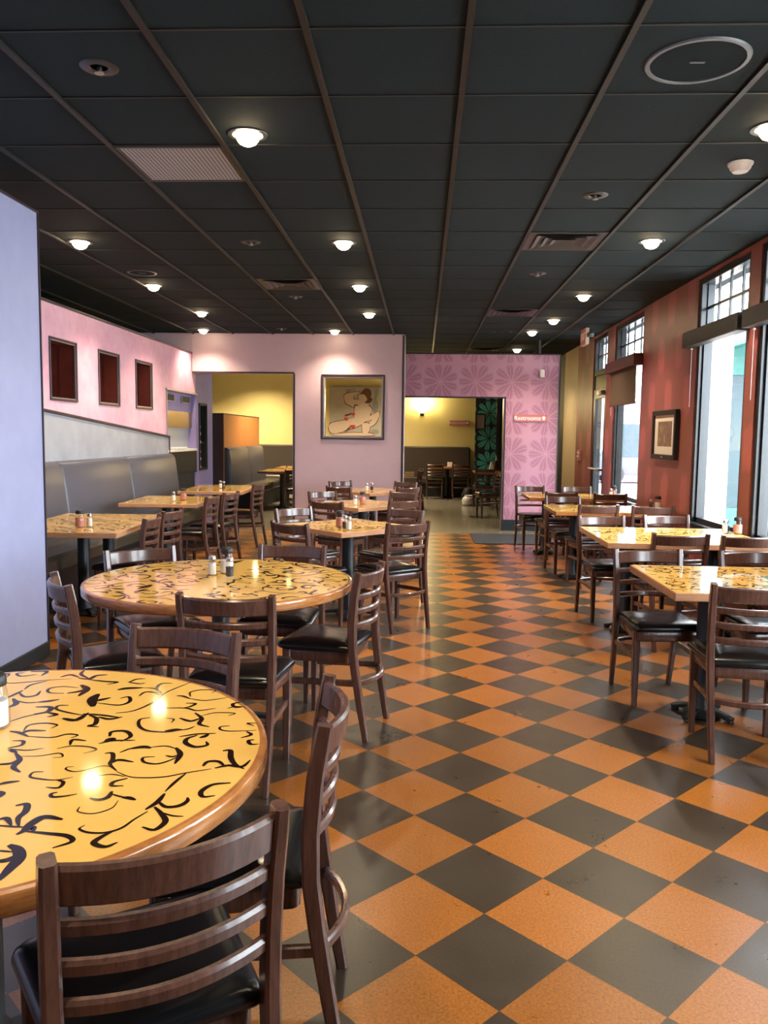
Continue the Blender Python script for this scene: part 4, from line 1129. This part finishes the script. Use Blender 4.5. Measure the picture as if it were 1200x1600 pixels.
for x, y, lab in [(-.918, 4.26, 'brightest lit downlight, nearest one above the round tables'), (-.654, 6.582, 'second lit downlight of the middle row, before three smaller ones'), (-.672, 8.459, 'third lit downlight of the middle row'), (-.698, 10.333, 'fourth lit downlight of the middle row'), (-1.315, 12.02, 'lit downlight washing the mauve wall beside the square opening'),
    (-2.779, 6.574, 'lit downlight just past the blue partition'), (-2.814, 8.468, 'lit downlight beside the round black speaker over the bench tables'), (-2.814, 10.304, 'lit downlight above the third bench table'), (-3.26, 12.02, 'lit downlight washing the mauve wall above its doorway'),
    (1.737, 6.526, 'largest lit downlight of the window row, beyond the smoke detector'), (1.694, 8.967, 'second lit downlight of the window row in view'), (1.665, 10.80, 'third lit downlight of the window row in view'), (1.549, 12.0, 'lit downlight in front of the pink leaf wall'), (1.607, 14.39, 'lit downlight behind the top of the pink leaf wall'),
    (1.677, 4.209, 'lit downlight just outside the right photo edge'), (-.9, 2.2, 'downlight overhead above the nearest round table'), (-.9, .3, 'unseen downlight added behind the camera to brighten the nearest table')]:  # lamp behind the camera is unseen, added to brighten the near table and chair
    downlight(x, y, lab)
for x, y, lab in [(-2.85, 17.2, 'downlight over the far table through the mauve doorway'), (-4.5, 17.2, 'downlight behind the orange booth panel'), (-4.0, 19.3, 'unseen downlight added to brighten the far yellow wall'), (-1.1, 18.7, 'unseen downlight added to brighten the painting above the far banquette'), (-5.2, 18.6, 'unseen downlight added in the corner to brighten the far yellow room')]:  # wall, painting and corner lamps are unseen, added to brighten the yellow room
    downlight(x, y, lab, 3.32)
def cell(l, r): return CX+(l+.5)*G, CY+(r+.5)*G
def diffuser(l, r, label):
    x, y = cell(l, r); e = thing('air_diffuser', label, 'vent', (x, y, CZ), group='square ceiling air diffusers')
    for k, (h, z) in enumerate(((.29, -.004), (.225, -.012), (.16, -.012), (.095, -.012))):
        w = .05 if k == 0 else .035; b = B()
        for q in range(4):
            c, s = (1, 0, -1, 0)[q], (0, 1, 0, -1)[q]
            P = [(h, -h, z), (h, h, z), (h-w, h-w, -.001), (h-w, -h+w, -.001)]
            b.add([(p[0]*c-p[1]*s, p[0]*s+p[1]*c, p[2]) for p in P], [(0, 1, 2, 3)])
        part('louvre_ring', b, 'dark_metal', e)
    part('throat', B().box(-.24, .24, -.24, .24, -.0015, -.0007), 'black', e)
diffuser(2, 5, 'large air diffuser between the aisle and the window lamps'); diffuser(-2, 8, 'air diffuser above the bench tables'); diffuser(2, 11, 'air diffuser before the exit sign, second in its row'); diffuser(2, 18, 'air diffuser just above the top of the pink leaf wall')
x, y = cell(-2, 2); e = thing('return_grille', 'perforated grey return air grille in one ceiling tile', 'vent', (x, y, CZ))
part('grille_sheet', B().box(-.27, .27, -.27, .27, -.006, -.0007), 'grille', e); part('frame', ring(B(), -.27, .27, -.27, .27, .03, 0, 1) and B().rbox(-.295, -.27, -.295, .295, -.009, -.0006).rbox(.27, .295, -.295, .295, -.009, -.0006).rbox(-.27, .27, .27, .295, -.009, -.0006).rbox(-.27, .27, -.295, -.27, -.009, -.0006), 'dark_metal', e)
def speaker(x, y, r, label):
    e = thing('ceiling_speaker', label, 'speaker', (x, y, CZ))
    part('rim', B().lathe([(r-.022, -.0006), (r-.02, -.008), (r-.004, -.008), (r, -.0006)], 40), 'rim_grey' if r > .15 else 'dark_metal', e, True)
    part('grille', B().lathe([(0, -.005), (r-.022, -.004), (r-.021, -.0007)], 36), 'speaker_cloth', e, True)
    part('badge', B().rbox(-.03, .03, -.006, .006, -.008, -.0045, .001), 'rim_grey', e)
speaker(1.08, 3.485, .205, 'large round speaker in the ceiling with a grey rim')
speaker(-2.70, 7.80, .14, 'round black ceiling speaker beside a lit downlight')
speaker(1.12, 12.0, .14, 'round black ceiling speaker near the pink leaf wall')
for x, y, lab in [(-1.379, 3.494, 'recessed sprinkler nearest the left photo edge'), (1.055, 5.318, 'recessed sprinkler before the large air diffuser'), (-1.392, 6.566, 'recessed sprinkler beyond the perforated grille'), (1.038, 7.775, 'recessed sprinkler beyond the large air diffuser'), (-1.43, 9.09, 'recessed sprinkler beside the bench-side air diffuser'), (-2.058, 11.79, 'recessed sprinkler near the mauve wall')]:
    e = thing('ceiling_sprinkler', lab, 'sprinkler', (x, y, CZ), group='recessed ceiling sprinklers')
    part('escutcheon', B().lathe([(.035, -.0006), (.04, -.006), (.075, -.005), (.08, -.0006)], 24), 'dark_metal', e, True)
    part('head', B().lathe([(.012, -.0007), (.012, -.02), (.02, -.022), (.02, -.026), (0, -.027)], 12), 'steel', e, True)
e = thing('smoke_detector', 'white smoke detector on the ceiling near the right photo edge', 'smoke detector', (1.723, 4.723, CZ))
part('dome', B().lathe([(0, -.05), (.04, -.048), (.055, -.03), (.06, -.012)], 24), 'white', e, True); part('base', B().lathe([(.065, -.012), (.068, -.0006)], 24), 'white', e, True)

# ------------------------------------------------------------ outside
struct('pavement', B().box(WX+.27, 14, -8, 22, -.15, -.05), 'pavement')
struct('road', B().box(WX+.27, 60, 22, 60, -.22, -.12), 'stone')
solid('brick_pier', B().box(-.35, .35, -.35, .35, 0, 4.2).box(-.42, .42, -.42, .42, 0, .5).box(-.42, .42, -.42, .42, 3.3, 3.6), 'brick', 'white painted brick pier outside the tall window', 'pillar', (3.24, 10.1, -.05))
e = thing('teal_storefront', 'teal painted shopfront outside the tall window', 'shopfront', (5.6, 12.6, -.05))
part('frame', B().box(-1.35, -1.15, -.1, .1, 0, 3).box(-.55, -.15, -.1, .1, 0, 3).box(.9, 1.4, -.1, .1, 0, 3).box(-1.35, 1.4, -.1, .1, 2.5, 3).box(-1.35, 1.4, -.1, .1, 0, .5), 'teal_paint', e)
part('shop_window', B().box(-1.15, .9, -.02, .0, .5, 2.5), 'shop_glass', e)
part('canopy', B().box(-1.2, 1.6, -3.4, 1.0, 3.0, 3.12), 'teal_dark', e)
part('canopy_beam', B().box(-1.2, -1.05, -3.4, -.2, 2.86, 3.0).box(-.1, .05, -3.4, -.2, 2.9, 3.0), 'teal_paint', e)
part('sill', B().box(-.2, .5, -.35, -.1, .95, 1.02), 'teal_dark', e)
e = thing('street_building', 'pale building across the street seen through the window by the door', 'building', (11, 34, -.12))
part('wall', B().box(-7, 7, 0, 5, 0, 3.4), 'stone', e); part('cornice', B().box(-7.2, 7.2, -.2, 5, 3.4, 3.8), 'brick', e)
for k in range(5): part('window', B().box(-5.8+2.5*k, -4.6+2.5*k, -.06, 0, .9, 2.2), 'shop_glass', e)
e = thing('parked_car', 'dark car parked in front of the pale building', 'car', (8.2, 30, -.12))
part('body', B().prism([(-2.2, .3), (2.2, .3), (2.25, .75), (1.4, .9), (-1.9, .95), (-2.25, .8)], -.85, .85, 'y'), 'car', e)
part('cabin', B().prism([(-1.7, .93), (1.1, .9), (.5, 1.42), (-1.2, 1.45)], -.75, .75, 'y'), 'shop_glass', e)
for x in (-1.4, 1.4):
    for y in (-.85, .85): part('wheel', B().prism([(x+.33*math.cos(2*PI*k/16), .33+.33*math.sin(2*PI*k/16)) for k in range(16)], y-.1, y+.1, 'y'), 'black', e)

# ------------------------------------------------------------ daylight and view
wd = bpy.data.worlds.new('world'); sc.world = wd; wd.use_nodes = True
bg = wd.node_tree.nodes['Background']; bg.inputs[0].default_value = (.82, .92, 1, 1); bg.inputs[1].default_value = 16
for i, (a, c) in enumerate(pairs):
    ld = bpy.data.lights.new('daylight_portal', 'AREA'); ld.shape = 'RECTANGLE'; ld.size = c-a; ld.size_y = 2.3; ld.cycles.is_portal = True
    lo = bpy.data.objects.new('daylight_portal', ld); C.objects.link(lo); lo.location = (WX+.30, (a+c)/2, 1.81); lo.rotation_euler = (PI/2, 0, PI/2)
sd = bpy.data.lights.new('sun', 'SUN'); sd.energy = 5; sd.angle = math.radians(1); sd.color = (1, .95, .88)
so = bpy.data.objects.new('sun', sd); C.objects.link(so); so.rotation_euler = Vector((.02, .8, -.55)).to_track_quat('-Z', 'Y').to_euler()
v = sc.view_settings; v.view_transform = 'Standard'; v.look = 'None'; v.gamma = 1; v.use_curve_mapping = False; v.exposure = .66
sc.cycles.use_denoising = True; sc.cycles.max_bounces = 8; sc.cycles.diffuse_bounces = 4; sc.cycles.glossy_bounces = 4; sc.cycles.transparent_max_bounces = 12
sc.cycles.sample_clamp_indirect = 5; sc.cycles.use_adaptive_sampling = False; sc.cycles.caustics_reflective = False; sc.cycles.caustics_refractive = False
